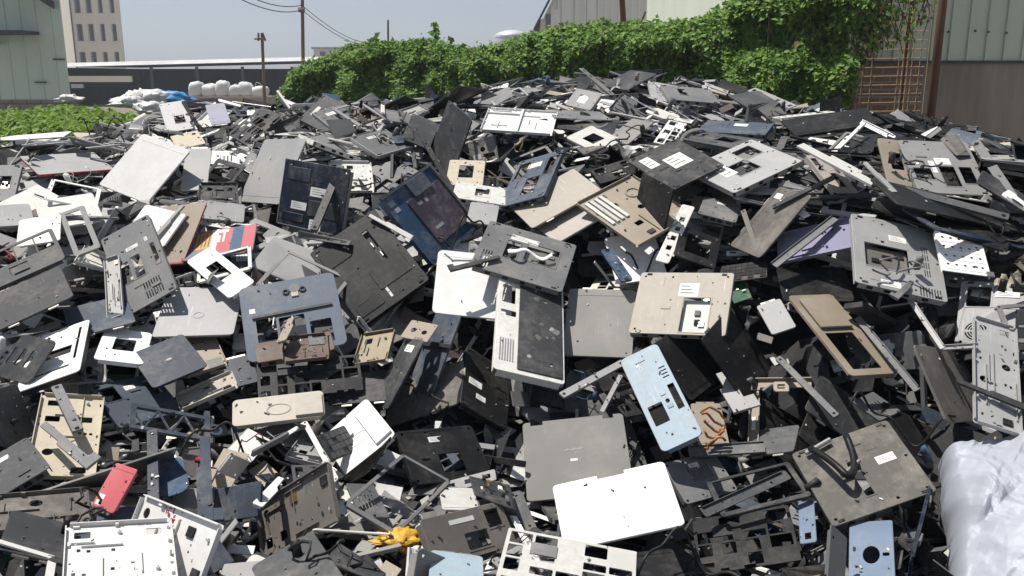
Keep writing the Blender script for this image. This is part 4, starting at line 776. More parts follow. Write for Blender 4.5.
 ('laptop_chassis', 'base', (-0.077, 2.563, 1.075), (0.926, 0.185, 0.327, 0.044), 0.174, 0.262, 'black', 'black base with two white stickers below the white lid with rounded corners', 'laptop base', {'holes': [], 'stickers': [(0.12, 0.5, 0.4, 0.6), (0.3, 0.7, 0.5, 0.78)]}),
 ('plastic_plate', 'lid', (-0.846, 2.032, 1.033), (0.958, 0.183, -0.018, 0.221), 0.079, 0.132, 'denimblue', 'blue round-edged cover behind the two upright bars', 'plastic cover', {'rad': 0.03}),
 ('plastic_piece', 'lid', (-0.655, 1.934, 1.013), (0.819, 0.453, -0.316, -0.154), 0.198, 0.08, 'slate', 'slate blue plate right of the upright bars', 'plastic panel', {}),
 ('plastic_bracket', 'cover', (-0.572, 1.941, 1.039), (0.979, -0.013, 0.194, -0.066), 0.026, 0.158, 'white', 'narrow white hooked bracket right of the slate blue plate', 'plastic bracket', {}),
 ('laptop_chassis', 'base', (-1.803, 4.859, 1.783), (0.94, 0.268, -0.016, 0.212), 0.134, 0.284, 'silver', 'silver base standing upright with a dark window in front of the blue tarp', 'laptop base', {'holes': [(0.4, 0.5, 0.8, 0.75)]}),
 ('screen_surround', 'frame', (-1.617, 4.821, 1.796), (0.897, 0.297, 0.063, 0.323), 0.195, 0.257, 'black', 'black bezel right of the upright silver base at the crest', 'screen bezel', {'fw': 0.02}),
 ('plastic_plate', 'lid', (-1.561, 4.809, 1.797), (0.935, 0.281, 0.014, 0.214), 0.1, 0.185, 'lavenderwhite', 'upright whitish cover with a slot inside the black bezel', 'plastic cover', {}),
 ('plastic_plate', 'cover', (-1.509, 4.19, 1.704), (0.939, 0.218, -0.043, 0.263), 0.128, 0.139, 'cream', 'creamy broken cover right above the clean white lid', 'plastic cover', {}),
 ('laptop_chassis', 'bracket', (-1.254, 4.407, 1.758), (0.904, 0.175, -0.265, 0.286), 0.226, 0.247, 'dkgrey', 'dark base full of white parts left of the pale slab stack', 'laptop base', {}),
 ('laptop_chassis', 'base', (-0.952, 4.628, 1.805), (0.879, 0.225, -0.293, 0.3), 0.192, 0.284, 'midgrey', 'grey base on top of the left crest, nearest the weeds', 'laptop base', {'holes': [(0.5, 0.35, 0.65, 0.5)]}),
 ('laptop_chassis', 'base', (-0.828, 4.36, 1.788), (0.908, 0.228, -0.038, 0.349), 0.157, 0.251, 'grey', 'grey base lying over the left crest with a pale edge', 'laptop base', {'rim': 'silver', 'holes': [(0.5, 0.6, 0.8, 0.85)]}),
 ('screen_surround', 'frame', (-0.713, 4.371, 1.803), (0.892, 0.211, -0.008, 0.4), 0.174, 0.285, 'silver', 'silver bezel on the left crest beside the grey bases', 'screen bezel', {'fw': 0.018}),
 ('laptop_chassis', 'base', (-0.57, 3.928, 1.713), (0.886, 0.214, 0.011, 0.412), 0.198, 0.179, 'grey', 'grey base with a bright edge and a dark bay below the silver bezel', 'laptop base', {'rim': 'silver', 'holes': [(0.5, 0.2, 0.8, 0.7)]}),
 ('laptop_shell', 'lid', (-0.539, 4.314, 1.805), (0.915, 0.14, 0.13, 0.355), 0.197, 0.164, 'grey', 'grey lid right of the silver bezel', 'laptop lid', {}),
 ('laptop_shell', 'lid', (-0.41, 4.057, 1.753), (0.958, 0.206, 0.199, -0.002), 0.129, 0.255, 'midgrey', 'grey lid left of the upright dark lid', 'laptop lid', {}),
 ('laptop_chassis', 'tray', (0.035, 4.084, 1.8), (0.979, 0.19, 0.014, -0.073), 0.322, 0.24, 'white', 'white open tray with two compartments on the middle crest', 'laptop base', {'two': 1}),
 ('laptop_shell', 'lid', (0.309, 4.214, 1.818), (0.99, 0.076, 0.035, 0.113), 0.275, 0.195, 'grey', 'grey lid tucked behind the white open tray', 'laptop lid', {}),
 ('laptop_shell', 'lid', (0.631, 4.932, 1.972), (0.957, 0.079, -0.21, 0.184), 0.195, 0.282, 'dkgrey', 'dark grey lid at the very top of the heap', 'laptop lid', {}),
 ('laptop_chassis', 'base', (0.904, 4.63, 1.903), (0.975, 0.198, 0.06, 0.085), 0.278, 0.175, 'grey', 'grey base with square holes just right of the topmost lid', 'laptop base', {'holes': [(0.3, 0.2, 0.45, 0.6)]}),
 ('laptop_chassis', 'base', (0.804, 4.661, 1.907), (0.979, 0.184, 0.09, -0.004), 0.201, 0.245, 'silver', 'silver base with a dark hole below the topmost lid', 'laptop base', {'holes': [(0.45, 0.2, 0.9, 0.55)]}),
 ('palm_rest', 'palm', (0.349, 3.829, 1.734), (0.929, 0.181, -0.11, 0.304), 0.15, 0.201, 'offwhite', 'white palm rest in front of a black gap on the crest', 'palm rest', {'one': 1}),
 ('plastic_plate', 'lid', (0.513, 3.912, 1.762), (0.854, 0.134, -0.083, 0.496), 0.289, 0.103, 'taupegrey', 'taupe cover right of the white palm rest', 'plastic cover', {}),
 ('plastic_bracket', 'bracket', (0.67, 3.807, 1.761), (0.815, 0.166, -0.075, 0.55), 0.26, 0.08, 'white', 'crooked white bracket between the taupe cover and the dark crest bases', 'plastic bracket', {}),
 ('laptop_chassis', 'base', (0.946, 3.819, 1.783), (0.968, 0.103, -0.01, -0.229), 0.284, 0.19, 'slate', 'dark slate base on the right crest with a small white sticker', 'laptop base', {'holes': [], 'stickers': [(0.45, 0.2, 0.65, 0.4)]}),
 ('laptop_chassis', 'base', (0.864, 3.633, 1.747), (0.876, 0.072, 0.006, 0.477), 0.343, 0.233, 'midgrey', 'dark grey base below the slate base with the sticker', 'laptop base', {'holes': [(0.3, 0.4, 0.6, 0.7)]}),
 ('laptop_shell', 'lid', (0.337, 4.12, 1.782), (0.984, 0.13, 0.031, -0.119), 0.281, 0.217, 'dkgrey', 'dark lid over the black gap on the crest', 'laptop lid', {}),
 ('plastic_ring', 'palm', (0.353, 4.51, 1.881), (0.879, 0.141, -0.411, 0.193), 0.104, 0.241, 'lightgrey', 'pale grey frame corner on the crest right of the white open tray', 'plastic frame', {'one': 1}),
 ('plastic_rail', 'strip', (1.3, 4.024, 1.827), (0.944, 0.043, -0.006, 0.328), 0.421, 0.043, 'offwhite', 'white slotted rail at the right end of the hedge', 'plastic rail', {}),
 ('laptop_shell', 'lid', (1.339, 3.792, 1.808), (0.988, 0.136, -0.072, 0.018), 0.367, 0.199, 'black', 'black lid hanging under the white slotted rail', 'laptop lid', {}),
 ('laptop_shell', 'lid', (1.257, 4.573, 1.856), (0.908, 0.221, 0.038, 0.353), 0.261, 0.245, 'midgrey', 'dark grey lid sloping down below the hedge', 'laptop lid', {}),
 ('plastic_rail', 'strip', (1.37, 4.806, 1.88), (0.96, 0.156, -0.136, 0.189), 0.055, 0.344, 'silver', 'pale slotted rail along the crest below the hedge', 'plastic rail', {}),
 ('plastic_ring', 'frame', (-0.185, 3.58, 1.618), (0.978, 0.209, 0.008, -0.016), 0.147, 0.198, 'cream', 'cream frame with a dark window right of the upright dark lid', 'plastic frame', {'fw': 0.05}),
 ('laptop_chassis', 'base', (-0.12, 3.401, 1.558), (0.985, 0.157, 0.076, -0.015), 0.205, 0.144, 'offwhite', 'white base with a square hole under the cream frame', 'laptop base', {'holes': [(0.4, 0.2, 0.66, 0.7)]}),
 ('laptop_chassis', 'base', (0.074, 3.453, 1.61), (0.948, 0.188, -0.188, -0.173), 0.203, 0.347, 'slate', 'slate coloured base left of the cream coloured lid', 'laptop base', {}),
 ('plastic_rod', 'strip', (-0.263, 3.458, 1.619), (0.89, 0.388, -0.034, 0.238), 0.02, 0.382, 'dkgrey', 'dark rod crossing the denim blue base', 'plastic rod', {'bar': 1}),
 ('laptop_chassis', 'base', (1.094, 3.955, 1.791), (0.917, 0.23, 0.315, -0.081), 0.159, 0.197, 'dkgrey', 'dark base in the hollow right of the slate base', 'laptop base', {}),
 ('plastic_piece', 'lid', (1.799, 3.615, 1.747), (0.932, 0.157, 0.069, -0.321), 0.118, 0.203, 'bluegrey', 'blue-grey sheet leaning against the concrete wall', 'plastic panel', {}),
 ('palm_rest', 'palm', (0.853, 3.362, 1.656), (0.936, 0.154, 0.245, -0.201), 0.148, 0.2, 'slate', 'slate palm rest under the silver base', 'palm rest', {}),
 ('plastic_plate', 'base', (0.733, 3.113, 1.539), (0.971, 0.159, 0.081, -0.159), 0.134, 0.149, 'grey', 'grey domed cover beneath the silver base with two square openings', 'plastic cover', {'holes': []}),
 ('plastic_bracket', 'strip', (0.943, 2.948, 1.569), (0.958, 0.19, -0.12, 0.18), 0.029, 0.128, 'white', 'short white bracket right of the taupe lid', 'plastic bracket', {}),
 ('laptop_shell', 'lid', (1.318, 2.713, 1.556), (0.953, 0.132, 0.102, -0.254), 0.402, 0.116, 'black', 'long narrow black panel in the dark bank above the punched white plate', 'laptop lid', {}),
 ('laptop_shell', 'lid', (1.561, 2.812, 1.64), (0.915, 0.225, 0.217, -0.254), 0.177, 0.101, 'dkgrey', 'short charcoal panel at the right edge above the long black sheet', 'laptop lid', {}),
 ('plastic_rail', 'strip', (1.387, 2.769, 1.61), (0.922, 0.279, 0.038, -0.265), 0.311, 0.03, 'midgrey', 'long dark grey rail across the dark bank at the right edge', 'plastic rail', {'bar': 1}),
 ('plastic_rail', 'strip', (1.499, 2.613, 1.637), (0.851, 0.244, 0.148, 0.441), 0.147, 0.095, 'white', 'short white rail at the right edge of the dark bank', 'plastic rail', {'bar': 1}),
 ('metal_plate', 'lid', (0.578, 2.434, 1.005), (0.966, 0.26, 0.001, 0.005), 0.09, 0.161, 'tan', 'tan plate with a brown edge tucked behind the light blue palm rest', 'metal plate', {}),
 ('plastic_rail', 'strip', (0.602, 2.323, 0.978), (0.974, 0.211, -0.07, -0.04), 0.21, 0.04, 'grey', 'grey rail lying level below the black lids', 'plastic rail', {'bar': 1}),
 ('plastic_piece', 'lid', (0.733, 2.35, 0.991), (0.94, 0.125, -0.213, -0.234), 0.15, 0.114, 'midgrey', 'dark grey plate below the tan corner frame', 'plastic panel', {}),
 ('plastic_bracket', 'bracket', (-0.496, 2.021, 1.016), (0.978, 0.109, 0.084, 0.159), 0.084, 0.16, 'midgrey', 'small dark grey frame with slots on the rusty brown tray', 'plastic bracket', {}),
 ('plastic_strip', 'strip', (-0.446, 2.002, 1.029), (0.975, 0.156, -0.072, 0.141), 0.019, 0.171, 'lightgrey', 'pale upright strip at the right side of the rusty brown tray', 'plastic strip', {'bar': 1}),
 ('laptop_shell', 'lid', (-1.283, 2.141, 1.152), (0.588, 0.342, 0.479, 0.555), 0.175, 0.146, 'midgrey', 'dark grey lid at the left edge beside the cream tray', 'laptop lid', {}),
 ('laptop_shell', 'lid', (-0.443, 2.531, 1.088), (0.983, 0.176, -0.038, 0.028), 0.209, 0.143, 'dkgrey', 'charcoal lid in front of the brass coloured plate', 'laptop lid', {}),
 ('laptop_shell', 'lid', (0.968, 2.769, 1.349), (0.95, 0.313, -0.009, -0.018), 0.223, 0.144, 'black', 'black sheet added for the shade in the gap under the lavender lid', 'laptop lid', {}),  # black sheet added as the shade of the gap below
 ('laptop_shell', 'lid', (0.964, 2.418, 1.047), (0.916, 0.254, 0.216, -0.221), 0.218, 0.164, 'dkgrey', 'charcoal lid below the tan drive frame', 'laptop lid', {}),
 ('laptop_shell', 'lid', (1.08, 2.272, 1.043), (0.939, 0.228, 0.202, -0.16), 0.164, 0.163, 'black', 'black lid in the shade left of the silver tarp', 'laptop lid', {}),
 ('laptop_chassis', 'tray', (0.117, 2.634, 1.085), (0.949, 0.285, 0.137, 0.003), 0.11, 0.219, 'dkgrey', 'charcoal tray in the dark gap under the plain taupe lid', 'laptop base', {}),
 ('laptop_chassis', 'base', (0.399, 3.47, 1.635), (0.948, 0.255, -0.083, 0.17), 0.17, 0.099, 'black', 'black base behind the tan slotted tray', 'laptop base', {}),
 ('plastic_plate', 'lid', (-0.105, 3.211, 1.508), (0.968, 0.239, 0.063, -0.037), 0.107, 0.125, 'lightgrey', 'small pale grey cover above the grey vented base', 'plastic cover', {}),
 ('laptop_shell', 'lid', (-1.303, 3.689, 1.622), (0.945, 0.318, 0.023, 0.074), 0.105, 0.253, 'lightgrey', 'pale grey lid between the clean white lid and the tilted dark bezel', 'laptop lid', {}),
 ('laptop_shell', 'lid', (-1.076, 3.265, 1.509), (0.961, 0.229, 0.106, 0.115), 0.169, 0.112, 'silver', 'silver lid strip above the football skin', 'laptop lid', {}),
 ('plastic_rail', 'tray', (-1.255, 2.724, 1.354), (0.94, 0.292, -0.098, 0.146), 0.05, 0.277, 'lightgrey', 'narrow pale tray behind the left edge of the steep grey base', 'plastic rail', {}),
]
REFS = [(0, 'the clean white lid'), (1, 'the red edged lid'), (8, 'the steep grey base'), (10, 'the olive tan lid'), (11, 'the football skin'), (14, 'the smooth pale grey lid'), (19, 'the long charcoal lid'), (20, 'the blue-grey lid on the left'), (21, 'the slotted white panel'), (24, 'the wide silver lid'), (25, 'the navy lid'), (28, 'the cream tray'), (36, 'the oval marked palm rest'), (37, 'the empty keyboard well'), (39, 'the navy base with stickers'), (43, 'the big black base'), (44, 'the denim blue base'), (45, 'the upright dark lid'), (46, 'the round cornered white lid'), (47, 'the grey vented base'), (48, 'the smooth cream lid'), (50, 'the tan slotted tray'), (51, 'the black wedge'), (53, 'the silver base with openings'), (54, 'the stickered taupe lid'), (55, 'the glossy white panel'), (59, 'the beige base'), (60, 'the plain taupe lid'), (61, 'the scratched inner panel'), (62, 'the light blue palm rest'), (65, 'the plain grey lid'), (66, 'the bright white lid'), (68, 'the leaning black lid'), (70, 'the tan corner frame'), (72, 'the tan drive frame'), (75, 'the tray above the tarp'), (78, 'the lavender lid'), (80, 'the base right of the lavender lid'), (81, 'the punched white plate'), (82, 'the top right grey base'), (91, 'the taupe base with cable'), (99, 'the white metal frame'), (104, 'the large white tray'), (106, 'the pink cover'), (114, 'the diamond shaped bezel'), (113, 'the rusty brown tray'), (111, 'the torn white palm rest'), (126, 'the long slate cover'), (129, 'the black base with two stickers'), (133, 'the upright silver base'), (140, 'the silver bezel on the crest'), (144, 'the white open tray'), (146, 'the topmost lid'), (152, 'the slate base on the crest'), (92, 'the steel blue piece'), (108, 'the dark inner lid'), (33, 'the ribbed truss'), (116, 'the lid with a broken corner'), (107, 'the brown-grey tray'), (97, 'the black keyboard frame'), (31, 'the battered blue-grey base'), (149, 'the white palm rest on the crest'), (160, 'the cream frame'), (74, 'the brown-grey lid')]
# ------------------------------------------------------------------ the heap surface (height table over x -4.5..4.5, y 0.5..9)
HZ = np.array(HEAP_Z)
def heap(x, y):
    a = min(max((x+4.5)/9*24, 0), 23.999); b = min(max((y-.5)/8.5*23, 0), 22.999)
    i, j = int(a), int(b); a -= i; b -= j
    a = a; return float((HZ[j, i]*(1-a)+HZ[j, i+1]*a)*(1-b)+(HZ[j+1, i]*(1-a)+HZ[j+1, i+1]*a)*b)
def heapn(x, y, e=.18):
    return Vector((-(heap(x+e, y)-heap(x-e, y))/(2*e), -(heap(x, y+e)-heap(x, y-e))/(2*e), 1)).normalized()
def qn(n, spin):
    n = n.normalized(); a = Vector((math.cos(spin), math.sin(spin), 0)); x = (a-n*a.dot(n)).normalized(); y = n.cross(x)
    return Matrix((x, y, n)).transposed().to_quaternion()
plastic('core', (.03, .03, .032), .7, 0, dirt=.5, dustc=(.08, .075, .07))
b = B(); b.smooth = False; NX, NY = 190, 180; vs = []
for j in range(NY):
    for i in range(NX):
        x = -4.5+9*i/(NX-1); y = .5+8.5*j/(NY-1)
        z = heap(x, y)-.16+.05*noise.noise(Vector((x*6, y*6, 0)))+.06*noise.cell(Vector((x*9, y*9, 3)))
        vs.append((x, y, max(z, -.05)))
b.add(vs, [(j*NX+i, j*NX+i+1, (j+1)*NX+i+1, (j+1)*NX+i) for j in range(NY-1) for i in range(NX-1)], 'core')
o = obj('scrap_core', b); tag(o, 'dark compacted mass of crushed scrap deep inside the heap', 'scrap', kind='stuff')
# ------------------------------------------------------------------ the pieces that can be told apart one by one
HP = []; HOBJ = []
for i, (nm, kind, loc, q, W, L_, m, label, cat, opt) in enumerate(HEROES):
    rng = random.Random(100+i); q = Quaternion(q)
    root = build(nm, KINDS[kind](W, L_, m, rng, **opt), loc, q, label, cat, 'pieces of the scrap heap')
    R = q.to_matrix(); HP.append((Vector(loc), R.col[0].copy(), R.col[1].copy(), R.col[2].copy(), W, L_)); HOBJ.append(root)
HC = np.array([h[0] for h in HP]); HX = np.array([h[1] for h in HP]); HY = np.array([h[2] for h in HP]); HNn = np.array([h[3] for h in HP]); HW = np.array([h[4] for h in HP]); HL = np.array([h[5] for h in HP])
CAM = np.array(C0)
def blocks(pts):
    # does any of the sample points stand before one of the pieces placed by hand, on the line from where the photographer stood?
    for p in pts:
        d = p-CAM; den = HNn@d
        t = ((HC-CAM)*HNn).sum(1)/np.where(abs(den) < 1e-6, 1e-6, den)
        X = CAM+t[:, None]*d-HC
        if np.any((abs((X*HX).sum(1)) < HW/2-.006) & (abs((X*HY).sum(1)) < HL/2-.006) & (t > .975)): return True
    return False
# ------------------------------------------------------------------ the rest of the scrap, every piece an object of its own
RG = random.Random(7)
NOUN = dict(curved=('hinge_cover', 'plastic cover', 'curved cover'), drive=('disc_drive', 'disc drive', 'disc drive'), lcd=('flat_screen', 'flat screen', 'flat screen'), cable=('thin_cable', 'cable', 'cable'), ribbon=('ribbon_cable', 'ribbon cable', 'ribbon cable'), lid=('laptop_shell', 'laptop lid', 'lid'), base=('laptop_chassis', 'laptop base', 'base'), tray=('inner_tray', 'inner tray', 'tray'), palm=('palm_rest', 'palm rest', 'palm rest'), frame=('screen_surround', 'screen bezel', 'bezel'),
 bracket=('keyboard_bracket', 'keyboard frame', 'frame with cut-outs'), strip=('slotted_rail', 'plastic rail', 'slotted rail'), bar=('plastic_bar', 'plastic bar', 'bar'), cover=('plastic_plate', 'plastic cover', 'cover'), keyboard=('keyboard', 'keyboard', 'keyboard'),
 board=('circuit_board', 'circuit board', 'circuit board'), fan=('cooling_fan', 'fan', 'cooling fan'), battery=('battery_pack', 'battery', 'battery pack'), shard=('broken_piece', 'plastic panel', 'broken piece'))
SIZES = dict(curved=((.1, .28), (.007, .015)), drive=((.12, .14), (.12, .14)), lcd=((.24, .32), (.16, .21)), cable=((.12, .3), (.03, .12)), ribbon=((.08, .22), (.01, .028)), lid=((.22, .33), (.18, .26)), base=((.22, .34), (.16, .27)), tray=((.18, .33), (.12, .26)), palm=((.24, .34), (.12, .24)), frame=((.22, .33), (.16, .26)), bracket=((.2, .33), (.1, .22)),
 strip=((.18, .36), (.018, .045)), bar=((.12, .36), (.006, .022)), cover=((.06, .16), (.05, .12)), keyboard=((.26, .3), (.1, .12)), board=((.1, .24), (.08, .18)), fan=((.06, .08), (.06, .08)), battery=((.16, .24), (.05, .08)), shard=((.08, .22), (.06, .16)))
COUNTS = dict(curved=110, drive=30, lcd=34, cable=90, ribbon=60, lid=120, base=260, tray=180, palm=110, frame=190, bracket=150, strip=100, bar=110, cover=190, keyboard=30, board=22, fan=16, battery=16, shard=130)
CW = dict(black=15, dkgrey=16, midgrey=18, grey=17, lightgrey=19, silver=15, white=18, offwhite=12, slate=3.5, navy=2.5, bluegrey=2, taupe=2.5, taupegrey=6, tan=1.2, beige=1.4, brown=.7, cream=1.2, denim=.6, gold=.4)
CNAME = dict(dkgrey='charcoal', midgrey='dark grey', lightgrey='pale grey', offwhite='off-white', bluegrey='blue-grey', taupe='grey-brown', taupegrey='warm grey', gold='brass', denim='dark blue', slate='slate')
protos = {}
def proto(kind, var, m):
    key = (kind, var, m)
    if key not in protos:
        rng = random.Random(hash_int(kind, var)); (a, c), (d, e) = SIZES[kind]; W, L_ = rng.uniform(a, c), rng.uniform(d, e)
        f = KINDS['strip' if kind == 'bar' else kind]; spec = f(W, L_, m, rng, broken=1, **({'bar': 1} if kind == 'bar' else {'fw': rng.choice((.01, .014, .02, .03))} if kind == 'frame' else {}))
        if rng.random() < .75:                                       # trodden and bent out of flat
            tw, bx, by = rng.gauss(0, .009), rng.gauss(0, .010), rng.gauss(0, .007)
            for _, b_, _p in spec: b_.v = [(x, y, z+tw*(x/W)*(y/L_)*4+bx*(2*x/W)**2+by*(2*y/L_)**2) for x, y, z in b_.v]
        protos[key] = (W, L_, [(pn, b_.mesh(pn), pa) for pn, b_, pa in spec])
    return protos[key]
def hash_int(k, v): return sum(ord(c)*(i+3) for i, c in enumerate(k))*31+v*977
anchors = [(pix(HP[i][0]), r) for i, r in REFS]
used = {}
CREST = [(-80, 144), (60, 140), (130, 118), (180, 98), (260, 100), (320, 97), (345, 95), (420, 103), (480, 87), (560, 77), (640, 67), (720, 81), (800, 103), (870, 108), (930, 117), (975, 128), (1024, 146), (1100, 165)]
def crest(px):
    for (a, c), (d, e) in zip(CREST, CREST[1:]):
        if a <= px <= d: return c+(e-c)*(px-a)/(d-a)
    return 150
def direction(dx, dy):
    a = math.degrees(math.atan2(-dy, dx)) % 360
    return ['right of', 'above and right of', 'above', 'above and left of', 'left of', 'below and left of', 'below', 'below and right of'][int((a+22.5)//45) % 8]
def autolabel(c, noun, colour, W, L_, px, py, sl):
    size = 'small ' if max(W, L_) < .12 else 'narrow ' if min(W, L_) < .05 else 'large ' if W*L_ > .07 else ''
    near = sorted(anchors, key=lambda a: (a[0][0]-px)**2+(a[0][1]-py)**2)
    (ax, ay), r = near[0]; r2 = near[1][1]; r3 = near[2][1]; d = math.hypot(px-ax, py-ay); dd = direction(px-ax, py-ay)
    w = 'just ' if d < 40 else ''
    c_ = ['%s%s %s %s%s %s' % (size, colour, noun, w, dd, r), '%s%s %s %s%s %s, %s' % (size, colour, noun, w, dd, r, sl), '%s%s %s %s, %s %s, near %s' % (size, colour, noun, sl, dd, r, r2), '%s%s %s %s, between %s and %s' % (size, colour, noun, sl, r, r2)]
    for t in c_:
        if t not in used and len(t.split()) <= 16: used[t] = 1; return t
    if d > 25:
        (bx, by), r2 = near[1]; t = '%s%s %s %s, %s %s, %s %s' % (size, colour, noun, sl.split()[0], dd, r, direction(px-bx, py-by), r2)
        if t not in used and len(t.split()) <= 16: used[t] = 1; return t
    return None
nfill = 0
order = []
for kind, n in COUNTS.items(): order += [kind]*n
RG.shuffle(order)
# the bank of long panels lying almost parallel, sloping down to the right
RB = random.Random(29)
for i in range(150):
    px, py = RB.uniform(770, 1050), RB.uniform(118, 250)
    if py < crest(px)+4: continue
    for y in [3+.04*k for k in range(50)]:
        x = at(px, py, y).x
        if at(px, py, y).z <= heap(x, y): break
    kind = RB.choice(('bar', 'bar', 'strip', 'lid', 'tray', 'base', 'frame', 'bracket')); m = RB.choice(('black', 'black', 'black', 'dkgrey', 'dkgrey', 'midgrey', 'grey', 'slate', 'lightgrey', 'silver'))
    W, L_, spec = proto(kind, RB.randrange(9), m); n = (heapn(x, y)+Vector((RB.gauss(.12, .08), RB.gauss(-.05, .16), 0))).normalized()
    q = qn(n, math.radians(RB.gauss(-22, 6))+(PI/2 if L_ > W else 0)); R = q.to_matrix()
    for sink in range(7):
        c = Vector((x, y, heap(x, y)))+heapn(x, y)*(RB.uniform(0, .09)-.03*sink)
        pts = [np.array(c+R@Vector((W/2*a, L_/2*b_, 0))) for a in (-1, -.6, -.2, .2, .6, 1) for b_ in ((-1, -.5, 0, .5, 1) if min(W, L_) > .05 else (-1, 1))]
        if any(q_[1] < crest(q_[0])-2 for q_ in (pix(p) for p in pts[::3])) or blocks(pts): continue
        name, cat, noun = NOUN[kind]; qx, qy = pix(c); label = autolabel(c, noun, CNAME.get(m, m), W, L_, qx, qy, 'sloping right')
        if label: build(name, spec, c, q, label, cat, 'pieces of the scrap heap'); nfill += 1
        break
placed_px = []
for kind in order:
    for attempt in range(14):
        # even spread over the slope the photograph shows, a little beyond its edges too
        y = 1.5+4.7*RG.random()**.9; hw = (y*.62+.25); x = RG.uniform(-hw, hw)
        z = heap(x, y)
        px, py = pix((x, y, z))
        if not (-50 < px < 1074 and py < 640): continue
        if px > 925 and py > 425: continue                       # the tarp lies here
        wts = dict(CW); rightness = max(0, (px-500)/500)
        if py > 330 and px > 560: wts['white'] *= .25; wts['offwhite'] *= .3; wts['lightgrey'] *= .4; wts['black'] *= 5; wts['dkgrey'] *= 2.5; wts['grey'] *= .6  # lower right: darkness of the gaps put into the pieces' colour
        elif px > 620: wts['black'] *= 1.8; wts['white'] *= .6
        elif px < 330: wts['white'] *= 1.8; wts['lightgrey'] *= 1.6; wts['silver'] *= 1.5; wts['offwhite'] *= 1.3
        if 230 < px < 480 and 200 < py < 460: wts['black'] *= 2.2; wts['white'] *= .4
        if 330 < px < 530 and 385 < py < 500: wts['black'] *= 3; wts['dkgrey'] *= 2  # dark voids put into the pieces' colour as black
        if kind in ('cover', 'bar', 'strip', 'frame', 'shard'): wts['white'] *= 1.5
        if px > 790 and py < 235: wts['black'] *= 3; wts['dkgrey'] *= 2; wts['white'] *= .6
        if kind == 'cable': wts = dict(black=5, dkgrey=2, grey=1, white=.7, red=.25, denim=.4)
        if kind == 'ribbon': wts = dict(gold=1, tan=1.5, white=2, black=2, grey=2)
        if kind == 'fan' or kind == 'battery' or kind == 'keyboard': wts = dict(black=3, dkgrey=2, midgrey=1)
        if kind == 'board': wts = dict(dkgrey=1)
        ks = list(wts); m = RG.choices(ks, [wts[k] for k in ks])[0]
        var = RG.randrange(9)
        W, L_, spec = proto(kind, var, m)
        n = heapn(x, y); tilt = RG.choice((.25, .25, .45, .8, 1.2) if y < 4 else (.15, .25, .45))
        n = (n+Vector((RG.gauss(0, tilt), RG.gauss(0, tilt), RG.gauss(0, tilt*.6)))).normalized()
        if n.z < .02: n.z = .1-n.z*.2; n.normalize()
        spin = RG.uniform(0, 2*PI)
        if px > 600 and py < 330 and RG.random() < .85: spin = math.radians(RG.gauss(-24, 12))+RG.choice((0, PI)); n = (heapn(x, y)+Vector((RG.gauss(.1, .2), RG.gauss(0, .22), 0))).normalized()
        q = qn(n, spin); R = q.to_matrix()
        off = RG.uniform(-.05, .08) if y < 4.2 else RG.uniform(-.09, .02) if px < 850 else RG.uniform(-.11, -.02)
        ok = False
        for sink in range(7):
            c = Vector((x, y, z))+heapn(x, y)*(off-.03*sink)
            pts = [np.array(c+R@Vector((W/2*a, L_/2*b_, 0))) for a in (-1, -.6, -.2, .2, .6, 1) for b_ in ((-1, -.5, 0, .5, 1) if min(W, L_) > .05 else (-1, 1))]
            if any(q_[1] < crest(q_[0])-2 for q_ in (pix(p) for p in pts[::3])): continue
            if not blocks(pts): ok = True; break
        if not ok: continue
        cx, cy = pix(c)
        nx = R.col[0] if W > L_ else R.col[1]; e1 = pix(c-nx*.1); e2 = pix(c+nx*.1); dx, dy = e2[0]-e1[0], e2[1]-e1[1]
        if dx < 0: dx, dy = -dx, -dy
        an = math.degrees(math.atan2(-dy, dx)); sl = 'lying level' if abs(an) < 20 else 'rising right' if an < 65 and an > 0 else 'rising left' if an > -65 and an < 0 else 'pointing upright'
        name, cat, noun = NOUN[kind]
        label = autolabel(c, noun, CNAME.get(m, m) if kind != 'board' else 'populated', W, L_, cx, cy, sl)
        if label is None: continue
        build(name, spec, c, q, label, cat, 'pieces of the scrap heap'); nfill += 1
        break
print('filler', nfill)
